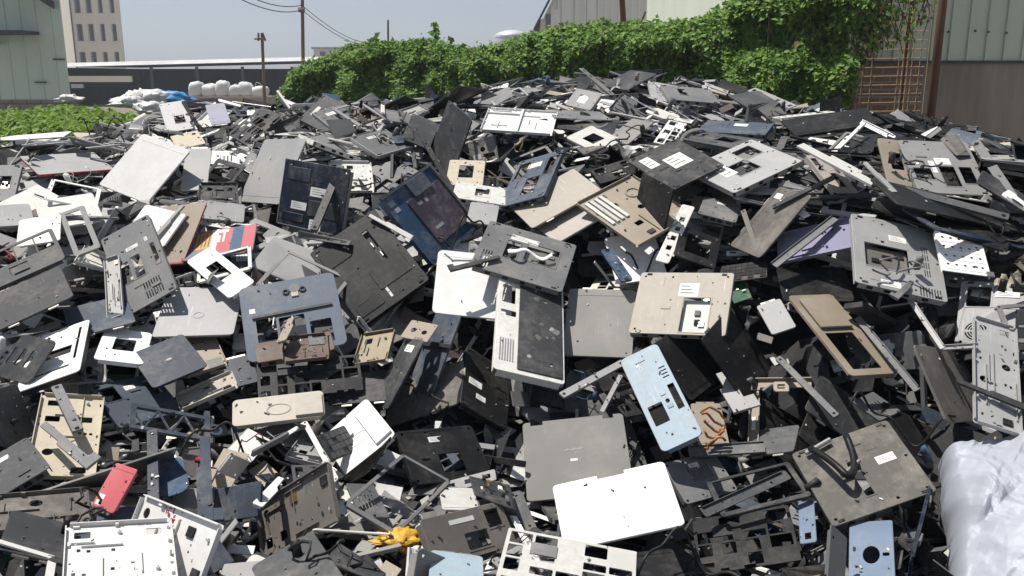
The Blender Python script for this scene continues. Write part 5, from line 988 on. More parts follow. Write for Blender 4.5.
# small pieces and strips that came to rest on top of the larger ones
RG = random.Random(41); big = [i for i in range(len(HP)) if HP[i][4]*HP[i][5] > .03 and HEROES[i][1] in ('lid', 'base', 'tray', 'palm', 'inner', 'keydeck', 'frame') and HP[i][3].z > .45 and not any(k in HEROES[i][7] for k in ('bright white', 'football', 'light blue', 'clean ', 'large plain', 'rounded corners', 'smooth', 'pink red', 'plain taupe', 'keyboard well'))]
for i in range(150):
    hi = RG.choice(big); C_, X_, Y_, N_, W0, L0 = HP[hi]
    kind = RG.choice(('bar', 'bar', 'bar', 'cover', 'shard', 'cable', 'cable', 'ribbon', 'strip')); m = RG.choice(('black', 'black', 'dkgrey', 'dkgrey', 'midgrey', 'grey', 'grey', 'lightgrey', 'silver', 'white', 'offwhite', 'slate', 'taupe')) if kind != 'cable' else RG.choice(('black', 'black', 'dkgrey', 'grey'))
    W, L_, spec = proto(kind, RG.randrange(9), m)
    if W*L_ > .008 or max(W, L_) > .24: continue
    # most lie across an edge, a few further in
    u, v = RG.uniform(-.5, .5), RG.uniform(-.5, .5)
    if RG.random() < .75:
        if RG.random() < .5: u = RG.choice((-1, 1))*RG.uniform(.42, .55)
        else: v = RG.choice((-1, 1))*RG.uniform(.42, .55)
    c = C_+X_*(u*W0)+Y_*(v*L0)+N_*.012
    n = (N_+Vector((RG.gauss(0, .14), RG.gauss(0, .14), RG.gauss(0, .1)))).normalized(); q = qn(n, RG.uniform(0, 6.28)); R = q.to_matrix()
    px, py = pix(c)
    if not (0 < px < 1024 and crest(px)+8 < py < 576) or (px > 925 and py > 425): continue
    # not across the middle of some other piece nearer to the viewer
    d = np.array(c)-CAM; den = HNn@d; t = ((HC-CAM)*HNn).sum(1)/np.where(abs(den) < 1e-6, 1e-6, den); X = CAM+t[:, None]*d-HC
    if np.any((abs((X*HX).sum(1)) < HW/2) & (abs((X*HY).sum(1)) < HL/2) & (t < .98) & (t > 0)): continue
    name, cat, noun = NOUN[kind]; nx = R.col[0]; e1 = pix(c-nx*.1); e2 = pix(c+nx*.1); dx, dy = e2[0]-e1[0], e2[1]-e1[1]
    if dx < 0: dx, dy = -dx, -dy
    an = math.degrees(math.atan2(-dy, dx)); sl = 'lying level' if abs(an) < 20 else 'rising right' if an < 65 and an > 0 else 'rising left' if an > -65 and an < 0 else 'pointing upright'
    label = autolabel(c, noun, CNAME.get(m, m), W, L_, px, py, sl)
    if label is None: continue
    build(name, spec, c, q, label, cat, 'pieces of the scrap heap'); nfill += 1
print('with loose tops', nfill)
# ------------------------------------------------------------------ small shards nobody could count
b = B(); RG = random.Random(11)
for i in range(5000):
    y = 1.5+4.6*RG.random(); hw = y*.62+.2; x = RG.uniform(-hw, hw); z = heap(x, y)
    n = heapn(x, y)+Vector((RG.gauss(0, .6), RG.gauss(0, .6), RG.gauss(0, .4))); s = RG.choice((.012, .02, .03, .05)); M = Matrix.Translation(Vector((x, y, z+RG.uniform(-.11, -.01)))) @ qn(n, RG.uniform(0, 6.3)).to_matrix().to_4x4()
    w = s*RG.uniform(.5, 1.3); l_ = s*RG.uniform(.15, .9)
    if RG.random() < .12: w *= 2.0; l_ = RG.uniform(.002, .005)
    if blocks([np.array(M @ Vector((a_*w, c_*l_, 0))) for a_ in (-1, 0, 1) for c_ in (-1, 1)]): continue
    px, py = pix(M.translation)
    pal = ['black', 'black', 'dkgrey', 'dkgrey', 'midgrey', 'grey', 'lightgrey', 'white', 'slate', 'metal', 'tan', 'navy', 'offwhite', 'taupe', 'brown', 'silver']
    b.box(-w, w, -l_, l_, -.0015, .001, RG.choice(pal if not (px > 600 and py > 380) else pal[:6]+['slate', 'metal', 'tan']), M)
for i in range(900):
    C_, X_, Y_, N_, W0, L0 = HP[RG.randrange(len(HP))]; s = RG.choice((.0012, .002, .003, .005)); M = Matrix.Translation(C_+X_*(RG.uniform(-.48, .48)*W0)+Y_*(RG.uniform(-.48, .48)*L0)+N_*.002) @ qn(N_+Vector((RG.gauss(0, .3), RG.gauss(0, .3), 0)), RG.uniform(0, 6)).to_matrix().to_4x4()
    b.box(-s, s, -s*RG.uniform(.2, .8), s*.4, -.0015, .001, RG.choice(('black', 'dkgrey', 'grey', 'taupe', 'offwhite', 'brown', 'metal')), M)
o = obj('plastic_shards', b); tag(o, 'countless small broken plastic shards scattered between the larger pieces', 'debris', kind='stuff')
# ------------------------------------------------------------------ loose things on the heap
def hero(prefix):
    for h_, o in zip(HEROES, HOBJ):
        if h_[7].startswith(prefix): return h_, o, Matrix.Translation(Vector(h_[2])) @ Quaternion(h_[3]).to_matrix().to_4x4()
h_, o_, M = hero('taupe laptop base carrying'); W, L_ = h_[4], h_[5]
b = B(); b.smooth = True
pts = [M @ Vector((W*(-.32+.36*t+.02*math.sin(9*t)), L_*(.42-1.0*math.sin(PI*t)*(.55)), .018+.05*math.sin(PI*t)*(1-t))) for t in [i/22 for i in range(23)]]
b.tube(pts, .009, 'black', 9)
o = obj('black_cable', b); tag(o, 'thick black cable looping over the taupe base with an empty card slot', 'cable')
b = B(); b.tube([M @ Vector((-W*.38, L_*.40, .012)), M @ Vector((-W*.10, L_*.46, .014))], .006, 'lightgrey', 8)
o = obj('hinge_bar', b); tag(o, 'pale hinge bar at the top left corner of the taupe base with cable', 'metal hinge')
b = B(); b.tube([M @ Vector((-W*.20, -L_*.02, .012)), M @ Vector((W*.02, L_*.04, .03))], .005, 'lightgrey', 8)
o = obj('hinge_bar', b); tag(o, 'pale hinge bar in the middle of the cable loop on the taupe base', 'metal hinge')
def crumple(name, c, r, mat, seed, label, cat, flat=.5, rough=1.0, kind=None, n=36):
    b = B(); b.smooth = True; vs = []; fs = []; m_ = n//2
    for j in range(m_+1):
        for i in range(n):
            th = PI*j/m_; ph = 2*PI*i/n; d = Vector((math.sin(th)*math.cos(ph), math.sin(th)*math.sin(ph), math.cos(th)))
            k = 1+rough*(.32*noise.noise(d*2+Vector((seed, 0, 0)))+.20*(1-abs(noise.noise(d*4+Vector((0, seed, 0))))*2)+.09*noise.noise(d*11+Vector((0, 0, seed))))
            vs.append((c[0]+d.x*r[0]*k, c[1]+d.y*r[1]*k, c[2]+d.z*r[2]*k*(1 if d.z > 0 else flat)))
    for j in range(m_):
        for i in range(n): fs.append((j*n+i, (j+1)*n+i, (j+1)*n+(i+1) % n, j*n+(i+1) % n))
    b.add(vs, fs, mat); o = obj(name, b); tag(o, label, cat, kind=kind); return o
def cloth(name, rgb, rough=.6, trans=0.0, sheen=0, sc=60, bump=.3, metal=0):
    m, nt, bs = nodes(name); tc = N(nt, 'ShaderNodeTexCoord'); n1 = N(nt, 'ShaderNodeTexNoise'); n1.inputs['Scale'].default_value = 5; n1.inputs['Detail'].default_value = 5
    nt.links.new(tc.outputs['Object'], n1.inputs['Vector']); n2 = N(nt, 'ShaderNodeTexNoise'); n2.inputs['Scale'].default_value = sc; nt.links.new(tc.outputs['Object'], n2.inputs['Vector'])
    c = mixc(nt, n1.outputs[0], tuple(x*.85 for x in rgb), tuple(min(1, x*1.1) for x in rgb)); nt.links.new(c, bs.inputs['Base Color']); bs.inputs['Roughness'].default_value = rough; bs.inputs['Metallic'].default_value = metal
    bp = N(nt, 'ShaderNodeBump'); bp.inputs['Strength'].default_value = bump; bp.inputs['Distance'].default_value = .01; nt.links.new(n2.outputs[0], bp.inputs['Height']); nt.links.new(bp.outputs[0], bs.inputs['Normal'])
    return m
cloth('yellowbag', (.55, .30, .02), .55); cloth('orangecable', (.34, .15, .05), .5); cloth('bagwhite', (.60, .60, .59), .7); cloth('tarpblue', (.04, .24, .55), .5); cloth('silvertarp', (.36, .38, .43), 0.5, bump=.25, metal=.05, sc=400)
c = at(398, 540, 2.0); c = c+(C0-c).normalized()*0; c = C0+(c-C0)*(.985*2.14/(c-C0).length)
crumple('yellow_bag', c, (.045, .03, .014), 'yellowbag', 3, 'crumpled bright yellow plastic bag below the diamond shaped bezel', 'plastic bag', rough=2.2)
c = C0+(at(712, 425, 2.4)-C0).normalized()*2.62
b = B(); b.smooth = True; rg = random.Random(4)
for k in range(6):
    b.tube([c+Vector((-.03+.06*t+rg.uniform(-.006, .006), -.01*k, .035-.014*k+.02*math.sin(4*t+k))) for t in [i/8 for i in range(9)]], .004, 'orangecable', 6)
o = obj('orange_wires', b); tag(o, 'bundle of orange wires right of the light blue palm rest', 'wires')
c = C0+(at(1010, 300, 2.9)-C0).normalized()*2.98
crumple('crumpled_sheet', c, (.05, .04, .06), 'tan', 8, 'crumpled cream sheet at the right edge behind the standing pale tray', 'plastic sheet', rough=1.5)
c = C0+(at(1012, 150, 4)-C0).normalized()*3.9
crumple('crumpled_sheet', c, (.13, .1, .02), 'beige', 12, 'flat pale yellow sheet at the right edge in front of the concrete wall', 'plastic sheet', rough=1.2)
for k, (px, py, rr, ln, lab) in enumerate(((655, 255, 3.2, .2, 'thin black cable curling over the glossy white panel'), (100, 130, 4.9, .25, 'tangle of black cable behind the red edged lid'), (120, 145, 4.5, .2, 'black cable drooping left of the clean white lid'), (465, 230, 3.15, .18, 'grey cable curl right of the denim blue base'), (690, 560, 2.15, .25, 'black cable at the bottom edge right of the bright white lid'), (900, 420, 2.65, .25, 'thin dark cable hanging left of the silver tarp'), (230, 445, 2.55, .25, 'black cable in the dark hollow right of the ribbed truss'))):
    rg = random.Random(k+50); c = C0+(at(px, py, 3)-C0).normalized()*(rr-.08); b = B(); b.smooth = True
    ph = rg.uniform(0, 6); b.tube([c+Vector((ln*(t-.5), .05*math.sin(5*t+ph), .045*math.sin(7*t+ph)+.02*math.sin(17*t))) for t in [i/24 for i in range(25)]], .0035, 'black', 6)
    o = obj('thin_cable', b); tag(o, lab, 'cable')
# silver tarp: a stuffed sheet lying against the foot of the slope at the lower right
rg = random.Random(77); FOLDS = []
for k in range(34):
    a_ = math.radians(rg.choice((35, 55, 62, 75, 110))+rg.gauss(0, 12)); fr_ = rg.choice((1.2, 1.9, 3.1, 4.4, 6.5, 9.5)); FOLDS.append((math.cos(a_), math.sin(a_), fr_, rg.random(), .026/fr_**.8*rg.uniform(.5, 1.2)))
def far(px, py, r): v_ = at(px, py, 2)-C0; return C0+v_.normalized()*r
GRID = [[far(936, 449, 2.56), far(975, 440, 2.60), far(1030, 434, 2.62), far(1120, 428, 2.64)], [far(937, 490, 2.36), far(985, 490, 2.30), far(1040, 486, 2.28), far(1130, 480, 2.3)], [far(945, 540, 2.2), far(990, 540, 2.12), far(1050, 538, 2.10), far(1140, 534, 2.12)], [far(948, 610, 1.98), far(1000, 610, 1.92), far(1060, 612, 1.92), far(1150, 612, 1.94)]]
def bez(p, t): u_ = 1-t; return p[0]*u_**3+p[1]*(3*u_*u_*t)+p[2]*(3*u_*t*t)+p[3]*t**3
# control points pulled so that the patch passes close to the grid
nn = 220; b = B(); b.smooth = True; vs = []
for j in range(nn+1):
    t = j/nn
    for i in range(nn+1):
        s_ = i/nn
        def row(r_): 
            x_ = s_*3; i0 = min(2, int(x_)); f_ = x_-i0; return r_[i0]*(1-f_)+r_[i0+1]*f_
        y_ = t*3; j0 = min(2, int(y_)); f_ = y_-j0; P_ = row(GRID[j0])*(1-f_)+row(GRID[j0+1])*f_
        q_ = Vector((s_, t, 0)); q_ = q_+noise.noise_vector(q_*2.4)*.10; h_ = .06*noise.noise(Vector((s_*2, t*2, 4)))
        for nx_, ny_, fr_, ph_, am_ in FOLDS:
            u_ = (q_.x*nx_+q_.y*ny_)*fr_*1.6+ph_; tri = abs(u_-math.floor(u_)-.5)*2; h_ += am_*tri*max(0, .25+1.5*noise.noise(Vector((s_*2.2+ph_*9, t*2.2, fr_))))
        e_ = min(1, s_/.10); curl = (1-math.sqrt(max(0, 1-(1-e_)**2)))*.16; e2 = min(1, t/.08); curl += (1-math.sqrt(max(0, 1-(1-e2)**2)))*.12
        v_ = (P_-C0).normalized(); vs.append(P_+Vector((0, -.5, .85))*h_+v_*curl+Vector((0, 0, -curl*.5)))
m1 = nn+1; K_ = len(vs); fs = [(j*m1+i, j*m1+i+1, (j+1)*m1+i+1, (j+1)*m1+i) for j in range(nn) for i in range(nn)]
b.add(vs+[p+Vector((0, .004, -.004)) for p in vs], fs+[tuple(K_+k for k in f)[::-1] for f in fs], 'silvertarp'); o = obj('tarp_sheet', b); tag(o, 'wrinkled silver white plastic tarp filling the lower right corner', 'tarp')
# ------------------------------------------------------------------ vegetation
def leafmat(name, c0, c1, tr=.35):
    m, nt, bs = nodes(name); g = N(nt, 'ShaderNodeTexCoord'); n1 = N(nt, 'ShaderNodeTexNoise'); n1.inputs['Scale'].default_value = 1.1; n1.inputs['Detail'].default_value = 4; nt.links.new(g.outputs['Object'], n1.inputs['Vector'])
    n2 = N(nt, 'ShaderNodeTexWhiteNoise', noise_dimensions='3D'); sn = N(nt, 'ShaderNodeVectorMath', operation='SNAP'); sn.inputs[1].default_value = (.07, .07, .07); nt.links.new(g.outputs['Object'], sn.inputs[0]); nt.links.new(sn.outputs[0], n2.inputs[0])
    a = N(nt, 'ShaderNodeMath', operation='ADD'); nt.links.new(n1.outputs[0], a.inputs[0]); nt.links.new(n2.outputs[0], a.inputs[1]); f = ramp(nt, a.outputs[0], .3, 1.35)
    c = mixc(nt, f, c0, c1); nt.links.new(c, bs.inputs['Base Color']); bs.inputs['Roughness'].default_value = .6; bs.inputs['Specular IOR Level'].default_value = .2
    t = N(nt, 'ShaderNodeBsdfTranslucent'); c2 = mixc(nt, .5, c, (.12, .22, .02)); nt.links.new(c2, t.inputs[0]); mx = N(nt, 'ShaderNodeMixShader'); mx.inputs[0].default_value = tr
    nt.links.new(bs.outputs[0], mx.inputs[1]); nt.links.new(t.outputs[0], mx.inputs[2]); nt.links.new(mx.outputs[0], nt.nodes['Material Output'].inputs[0]); return m
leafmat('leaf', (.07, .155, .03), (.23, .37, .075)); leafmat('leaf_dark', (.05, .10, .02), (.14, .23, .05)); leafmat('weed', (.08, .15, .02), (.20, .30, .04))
plastic('bark', (.07, .055, .04), .9, 0, dirt=.3); plastic('leafdead', (.16, .12, .05), .8)
def leaf(b, p, n, s, mat, rg):
    n = n.normalized(); a = Vector((rg.gauss(0, 1), rg.gauss(0, 1), rg.gauss(0, 1)-.6)); x = (a-n*a.dot(n)).normalized(); y = n.cross(x)
    w = s*.38; b.add([p, p+x*s*.35+y*w+n*s*.06, p+x*s-n*s*.12, p+x*s*.35-y*w+n*s*.06, p+x*s*.45-n*s*.04], [(0, 3, 4), (3, 2, 4), (0, 4, 1), (4, 2, 1)], mat)
# vine hedge: a line along the ground and its top outline
HL_ = [(283, 13.0, 90), (293, 13, 72), (308, 13, 60), (332, 13, 50), (352, 12.8, 43), (370, 12.6, 41), (400, 12.2, 40), (430, 11.8, 37), (452, 11.5, 45), (475, 11.2, 46), (500, 11, 42), (540, 10.6, 30), (560, 10.4, 24), (600, 10.1, 21), (640, 9.8, 21), (690, 9.4, 18), (712, 9.2, 12), (732, 9.0, 2)]
HP2 = [(725, 9.0, 8), (745, 8.8, -6), (770, 8.6, -14), (800, 8.4, -22), (826, 8.2, -26), (838, 8.1, -24), (850, 8.05, -18)]
def hedge(name, prof, nleaf, label, seed, thick=.55, leafs=(.03, .06), base=.8):
    rg = random.Random(seed); pts = []
    for px, Y, py in prof: t = at(px, py, Y); pts.append((t.x, Y, t.z))
    cum = [0]
    for a, c in zip(pts, pts[1:]): cum.append(cum[-1]+math.hypot(c[0]-a[0], c[1]-a[1]))
    T = cum[-1]; root = empty(name, (pts[0][0], pts[0][1], 0))
    def P(s):
        s = min(max(s, 0), T); i = max(0, min(len(cum)-2, next((k for k in range(len(cum)-1) if cum[k+1] >= s), len(cum)-2))); f = (s-cum[i])/(cum[i+1]-cum[i])
        return [pts[i][k]+(pts[i+1][k]-pts[i][k])*f for k in range(3)]
    b = B(); bd = B()
    off = Vector((pts[0][0], pts[0][1], 0))
    for _ in range(nleaf):
        s = rg.uniform(0, T); x, y, zt = P(s); lump = .5+.5*noise.noise(Vector((s*1.6, seed, 0)))
        top = zt+.05*noise.noise(Vector((s*5, 2, seed)))-.06+rg.gauss(0, .03)
        z = base+(top-base)*(1-rg.random()**1.25*1.0)
        cl = noise.noise(Vector((s*1.9, z*1.9, seed+4)))+.5*noise.noise(Vector((s*4.5, z*4.5, seed+9)))
        fr = .28+.32*cl
        zz = (top-z)
        d = rg.random()**2*.45
        front = fr*min(1, zz/.25+.35)+.02
        back = rg.random() < .12
        dy = -(front-d) if not back else rg.uniform(0, .3)
        # hollows stay empty so that the dark inside shows
        if cl < -.38 and rg.random() < .75 and not back: continue
        p = Vector((x+rg.gauss(0, .02), y+dy, z))-off
        n = Vector((rg.gauss(0, .5), -.55+rg.gauss(0, .4), .75+rg.gauss(0, .4)))
        (leaf(b, p, n, rg.uniform(*leafs)*(1 if rg.random() < .8 else 1.5), 'leaf' if rg.random() < .72 else 'leaf_dark' if rg.random() < .93 else 'leafdead', rg))
    obj('foliage', b, root)
    # woody tangle inside
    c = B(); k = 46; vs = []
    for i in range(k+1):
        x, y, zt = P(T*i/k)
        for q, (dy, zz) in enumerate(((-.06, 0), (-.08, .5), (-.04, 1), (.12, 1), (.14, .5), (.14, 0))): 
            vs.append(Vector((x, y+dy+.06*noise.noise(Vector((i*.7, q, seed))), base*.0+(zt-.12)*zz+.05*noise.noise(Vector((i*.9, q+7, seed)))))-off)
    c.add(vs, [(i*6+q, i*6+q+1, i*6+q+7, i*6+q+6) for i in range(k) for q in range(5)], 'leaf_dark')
    for i in range(24):
        s = rg.uniform(0, T); x, y, zt = P(s); p0 = Vector((x, y-.04, rg.uniform(.3, 1)))-off
        c.tube([p0+Vector((rg.uniform(-.1, .1)*t*4, -.04*t, (zt-.3-p0.z)*t)) for t in (0, .3, .6, 1)], .005, 'bark', 5)
    obj('stems', c, root)
    tag(root, label, 'hedge'); return root, P, T
hedge('vine_hedge', HL_, 170000, 'long leafy green vine hedge running behind the crest of the heap', 21)
hedge('tall_vine', HP2, 85000, 'tall dark green vines climbing out of the picture left of the wire trellis', 33, base=1.0)
# sprigs above the hedge
def sprig(name, px, py0, py1, Y, n, label, s=.1, seed=1, mat='leaf'):
    rg = random.Random(seed); a = at(px, py0, Y); c = at(px+rg.uniform(-3, 3), py1, Y); root = empty(name, a); b = B(); v = c-a
    b.tube([v*t+Vector((rg.uniform(-.02, .02), 0, 0)) for t in (0, .33, .66, 1)], .008, 'bark', 5); obj('stem', b, root); g = B()
    for i in range(n):
        t = rg.uniform(.1, 1); leaf(g, v*t, Vector((rg.gauss(0, 1), -1, rg.gauss(.4, .6))), s*rg.uniform(.6, 1.2), mat, rg)
    obj('foliage', g, root); tag(root, label, 'plant')
sprig('vine_shoot', 436, 46, 22, 11.8, 26, 'tall leafy shoot standing above the middle of the vine hedge', .10, 1)
sprig('vine_shoot', 372, 48, 37, 12.6, 14, 'small shoot above the left shoulder of the vine hedge', .09, 2)
sprig('vine_shoot', 452, 52, 38, 11.6, 12, 'thin dark shoot right of the tallest leafy shoot', .08, 3, 'leaf_dark')
# trellis vines hanging at the right
rg = random.Random(5); root = empty('hanging_vine', at(885, 60, 8.1)); b = B(); c = B(); o0 = at(885, 60, 8.1)
for k in range(34):
    px = rg.uniform(858, 925)+(0 if k < 20 else 8); y0 = rg.uniform(-30, 0); ln = rg.uniform(35, 90) if px < 885 else rg.uniform(25, 62); pts_ = [at(px+4*math.sin(t*5+k), y0+ln*t, 8.0+rg.uniform(-.05, .05))-o0 for t in [i/7 for i in range(8)]]
    c.tube(pts_, .004, 'bark', 4)
    for i in range(int(ln*(1.8 if px < 876 else .22))):
        t = rg.random(); p = pts_[int(t*7)] + Vector((rg.gauss(0, .04), rg.gauss(0, .04), rg.gauss(0, .03))); leaf(b, p, Vector((rg.gauss(0, .6), -1, rg.gauss(.5, .5))), rg.uniform(.035, .065), rg.choice(('leaf', 'leaf', 'leaf_dark', 'leafdead')), rg)
obj('foliage', b, root); obj('stems', c, root); tag(root, 'sparse vines trailing down the wire trellis beside the rusty post', 'vine')
# weeds on the earth bank
def bank(x, y): 
    k = max(0, min(1, (x+9)/1.5))*max(0, min(1, (-2.6-x)/.8))*max(0, min(1, (y-7.6)/1.2))*max(0, min(1, (17-y)/2)); return 1.22*k*k*(3-2*k)+.04*noise.noise(Vector((x, y, 0)))-.05
plastic('earth', (.16, .13, .09), .95, 0, dirt=.6, dustc=(.22, .2, .16)); MATS['earth'].node_tree
b = B(); b.smooth = True; vs = [(-10+8*i/50, 7+10.5*j/50, bank(-10+8*i/50, 7+10.5*j/50)) for j in range(51) for i in range(51)]
b.add(vs, [(j*51+i, j*51+i+1, (j+1)*51+i+1, (j+1)*51+i) for j in range(50) for i in range(50)], 'earth'); tag(obj('earth_bank', b), kind='structure')
rg = random.Random(9); b = B()
for i in range(5200):
    y = rg.uniform(9.0, 15); px = rg.uniform(-20, 138); x = (px-512)/F*y*1.0; z = bank(x, y)
    hh = .26+.16*noise.noise(Vector((x*1.5, y*1.5, 3)))+rg.uniform(-.05, .07)-(.12 if px > 115 else 0)
    for q in range(7):
        t = rg.random(); leaf(b, Vector((x+rg.gauss(0, .06), y+rg.gauss(0, .06), z+hh*t)), Vector((rg.gauss(0, .6), -.3+rg.gauss(0, .5), 1)), rg.uniform(.05, .11), 'weed' if rg.random() < .85 else 'leaf', rg)
for i in range(500):
    y = rg.uniform(11, 15); px = rg.uniform(262, 312); x = (px-512)/F*y; z = bank(x, y) if x < -3 else 1.15
    for q in range(5): leaf(b, Vector((x+rg.gauss(0, .06), y, 1.2+.3*rg.random())), Vector((rg.gauss(0, .6), -.3, 1)), rg.uniform(.05, .11), 'weed', rg)
tag(obj('weeds', b), 'bright green leafy weeds covering the bank behind the left side of the heap', 'weeds', kind='stuff')
# white torn sheets, tarp
for k, (px, py, Y, r, lab) in enumerate(((128, 104, 12.5, (.20, .15, .08), 'torn white plastic sheet at the left end of the blue tarp'), (143, 101, 12.8, (.26, .2, .12), 'largest heap of torn white plastic in front of the blue tarp'), (150, 110, 12.0, (.16, .15, .08), 'small white plastic wad below the blue tarp'), (70, 100, 13.5, (.16, .1, .06), 'white rag on the bank at the foot of the left warehouse'))):
    crumple('white_sheeting', at(px, py, Y), r, 'bagwhite', 20+k, lab, 'plastic sheet', rough=1.8)
crumple('blue_tarp', at(162, 100, 13.4), (.42, .3, .12), 'tarpblue', 31, 'crumpled bright blue tarp behind the upright silver base', 'tarp', rough=.9)
# ------------------------------------------------------------------ ground, buildings
def ground_mat():
    m, nt, bs = nodes('ground'); tc = N(nt, 'ShaderNodeTexCoord'); n1 = N(nt, 'ShaderNodeTexNoise'); n1.inputs['Scale'].default_value = .6; n1.inputs['Detail'].default_value = 10; nt.links.new(tc.outputs['Object'], n1.inputs['Vector'])
    nt.links.new(mixc(nt, n1.outputs[0], (.10, .085, .06), (.24, .21, .17)), bs.inputs['Base Color']); bs.inputs['Roughness'].default_value = .95
ground_mat(); b = B(); b.add([(-260, -40, 0), (260, -40, 0), (260, 320, 0), (-260, 320, 0)], [(0, 1, 2, 3)], 'ground'); tag(obj('ground', b), kind='structure')
def wallmat(name, c0, c1, sc=1.5, streak=True, rough=.8, metal=0, brick=None):
    m, nt, bs = nodes(name); tc = N(nt, 'ShaderNodeTexCoord'); mp = N(nt, 'ShaderNodeMapping'); mp.inputs['Scale'].default_value = (sc*3, sc*3, sc*.5) if streak else (sc, sc, sc); nt.links.new(tc.outputs['Object'], mp.inputs[0])
    n1 = N(nt, 'ShaderNodeTexNoise'); n1.inputs['Scale'].default_value = 1; n1.inputs['Detail'].default_value = 9; n1.inputs['Roughness'].default_value = .6; nt.links.new(mp.outputs[0], n1.inputs['Vector'])
    f = ramp(nt, n1.outputs[0], .3, .72); c = mixc(nt, f, c0, c1)
    if brick:
        mp2 = N(nt, 'ShaderNodeMapping'); mp2.inputs['Rotation'].default_value = (PI/2, 0, 0); nt.links.new(tc.outputs['Object'], mp2.inputs[0]); br = N(nt, 'ShaderNodeTexBrick'); br.inputs['Scale'].default_value = brick[0]; br.inputs['Mortar Size'].default_value = .03; br.inputs['Brick Width'].default_value = .5; br.inputs['Row Height'].default_value = .22
        nt.links.new(mp2.outputs[0], br.inputs[0]); nt.links.new(c, br.inputs[1]); br.inputs[2].default_value = (*brick[1], 1); br.inputs[3].default_value = (*brick[2], 1); c = br.outputs[0]
    nt.links.new(c, bs.inputs['Base Color']); bs.inputs['Roughness'].default_value = rough; bs.inputs['Metallic'].default_value = metal
wallmat('greenmetal', (.52, .62, .53), (.60, .70, .60), .5, rough=.5); wallmat('palegreen', (.54, .59, .47), (.64, .68, .56), .6, rough=.5); wallmat('concrete', (.23, .195, .155), (.40, .345, .28), 1.6)
wallmat('blockwork', (.2, .19, .17), (.3, .28, .25), 1.2, brick=(1.6, (.24, .22, .2), (.14, .13, .12))); wallmat('brick', (.22, .12, .085), (.32, .18, .13), 2, brick=(3.2, (.26, .15, .11), (.3, .26, .22)))
wallmat('cream_wall', (.74, .68, .57), (.84, .78, .67), .12); wallmat('cream_siding', (.78, .77, .69), (.86, .85, .78), .3); wallmat('rust', (.07, .035, .022), (.17, .08, .045), 6); wallmat('winglass', (.10, .11, .12), (.22, .22, .22), .5, rough=.25)
wallmat('roofwhite', (.42, .42, .43), (.55, .55, .56), .4); wallmat('shed_shade', (.014, .014, .015), (.03, .03, .031), .4); wallmat('darksheet', (.05, .05, .055), (.1, .1, .1), 2); wallmat('wood', (.12, .09, .065), (.22, .17, .13), 5); wallmat('wirerust', (.38, .27, .15), (.5, .38, .22), 8); wallmat('tank', (.5, .52, .55), (.62, .64, .66), .4, rough=.4, metal=.3)
def corr(b, x0, x1, y, z0, z1, mat, pitch=.25, d=.03, rib=.05):
    # corrugated sheet facing -y with standing ribs
    b.box(x0, x1, y, y+.04, z0, z1, mat); x = x0+pitch*.5
    while x < x1-rib: b.box(x, x+rib, y-d, y-.001, z0+.002, z1-.002, mat); x += pitch
def prism_s(b, x, dx, y0, y1, z0, z1, mat): b.add([(x, y0, z0), (x+dx, y1, z0), (x+dx, y1, z1), (x, y0, z1), (x-.04, y0, z0), (x+dx-.04, y1, z0), (x+dx-.04, y1, z1), (x-.04, y0, z1)], [(0, 1, 2, 3), (5, 4, 7, 6), (4, 0, 3, 7), (3, 2, 6, 7)], mat)
# left green warehouse (20 m away)
Y = 20.0; r0 = at(-160, 0, Y); r1 = at(59, 0, Y); zb = at(30, 100, Y).z
root = empty('green_warehouse', (r1.x, Y, 0)); of = Vector((r1.x, Y, 0)); wall = B(); x0, x1 = r0.x-of.x, 0
corr(wall, x0, x1, 0, zb, 6.2, 'greenmetal', .33, .02, .03); prism_s(wall, x1, -8, .041, 14, zb, 6.2, 'greenmetal'); obj('wall', wall, root)
g = B(); g.box(x0, x1+.03, -.05, .3, 0, zb-.004, 'blockwork'); prism_s(g, x1+.03, -8, .301, 14, 0, zb-.004, 'blockwork'); obj('block_base', g, root)
g = B(); e0 = at(44, 0, Y).x-of.x; e1 = at(71, 9, Y)
g.add([(e1.x-of.x, -.7, e1.z), (e1.x-of.x-8, 14.3, e1.z), (x0-8, 14.3, e1.z+3.2), (x0, -.7, e1.z+3.2), (e1.x-of.x, -.7, e1.z+.1), (e1.x-of.x-8, 14.3, e1.z+.1), (x0-8, 14.3, e1.z+3.35), (x0, -.7, e1.z+3.35)], [(0, 1, 2, 3), (4, 7, 6, 5), (0, 3, 7, 4), (0, 4, 5, 1), (1, 5, 6, 2)], 'darksheet'); obj('roof', g, root)
g = B(); a0 = at(20, 31, Y-.8); g.box(x0, a0.x-of.x, -.8, -.03, a0.z-.05, a0.z+.02, 'darksheet'); g.tube([(at(-2, 45, Y).x-of.x, -.03, at(0, 44, Y).z), (at(8, 33, Y).x-of.x, -.6, a0.z-.05)], .04, 'rust', 6); obj('awning', g, root)
for px, py in ((36, 83), (54, 60)): g = B(); q = at(px, py, Y)-of; g.box(q.x, q.x+.25, -.06, -.032, q.z, q.z+.03, 'darksheet'); obj('vent_slot', g, root)
tag(root, 'pale green corrugated metal warehouse on a block base at the left edge', 'warehouse')
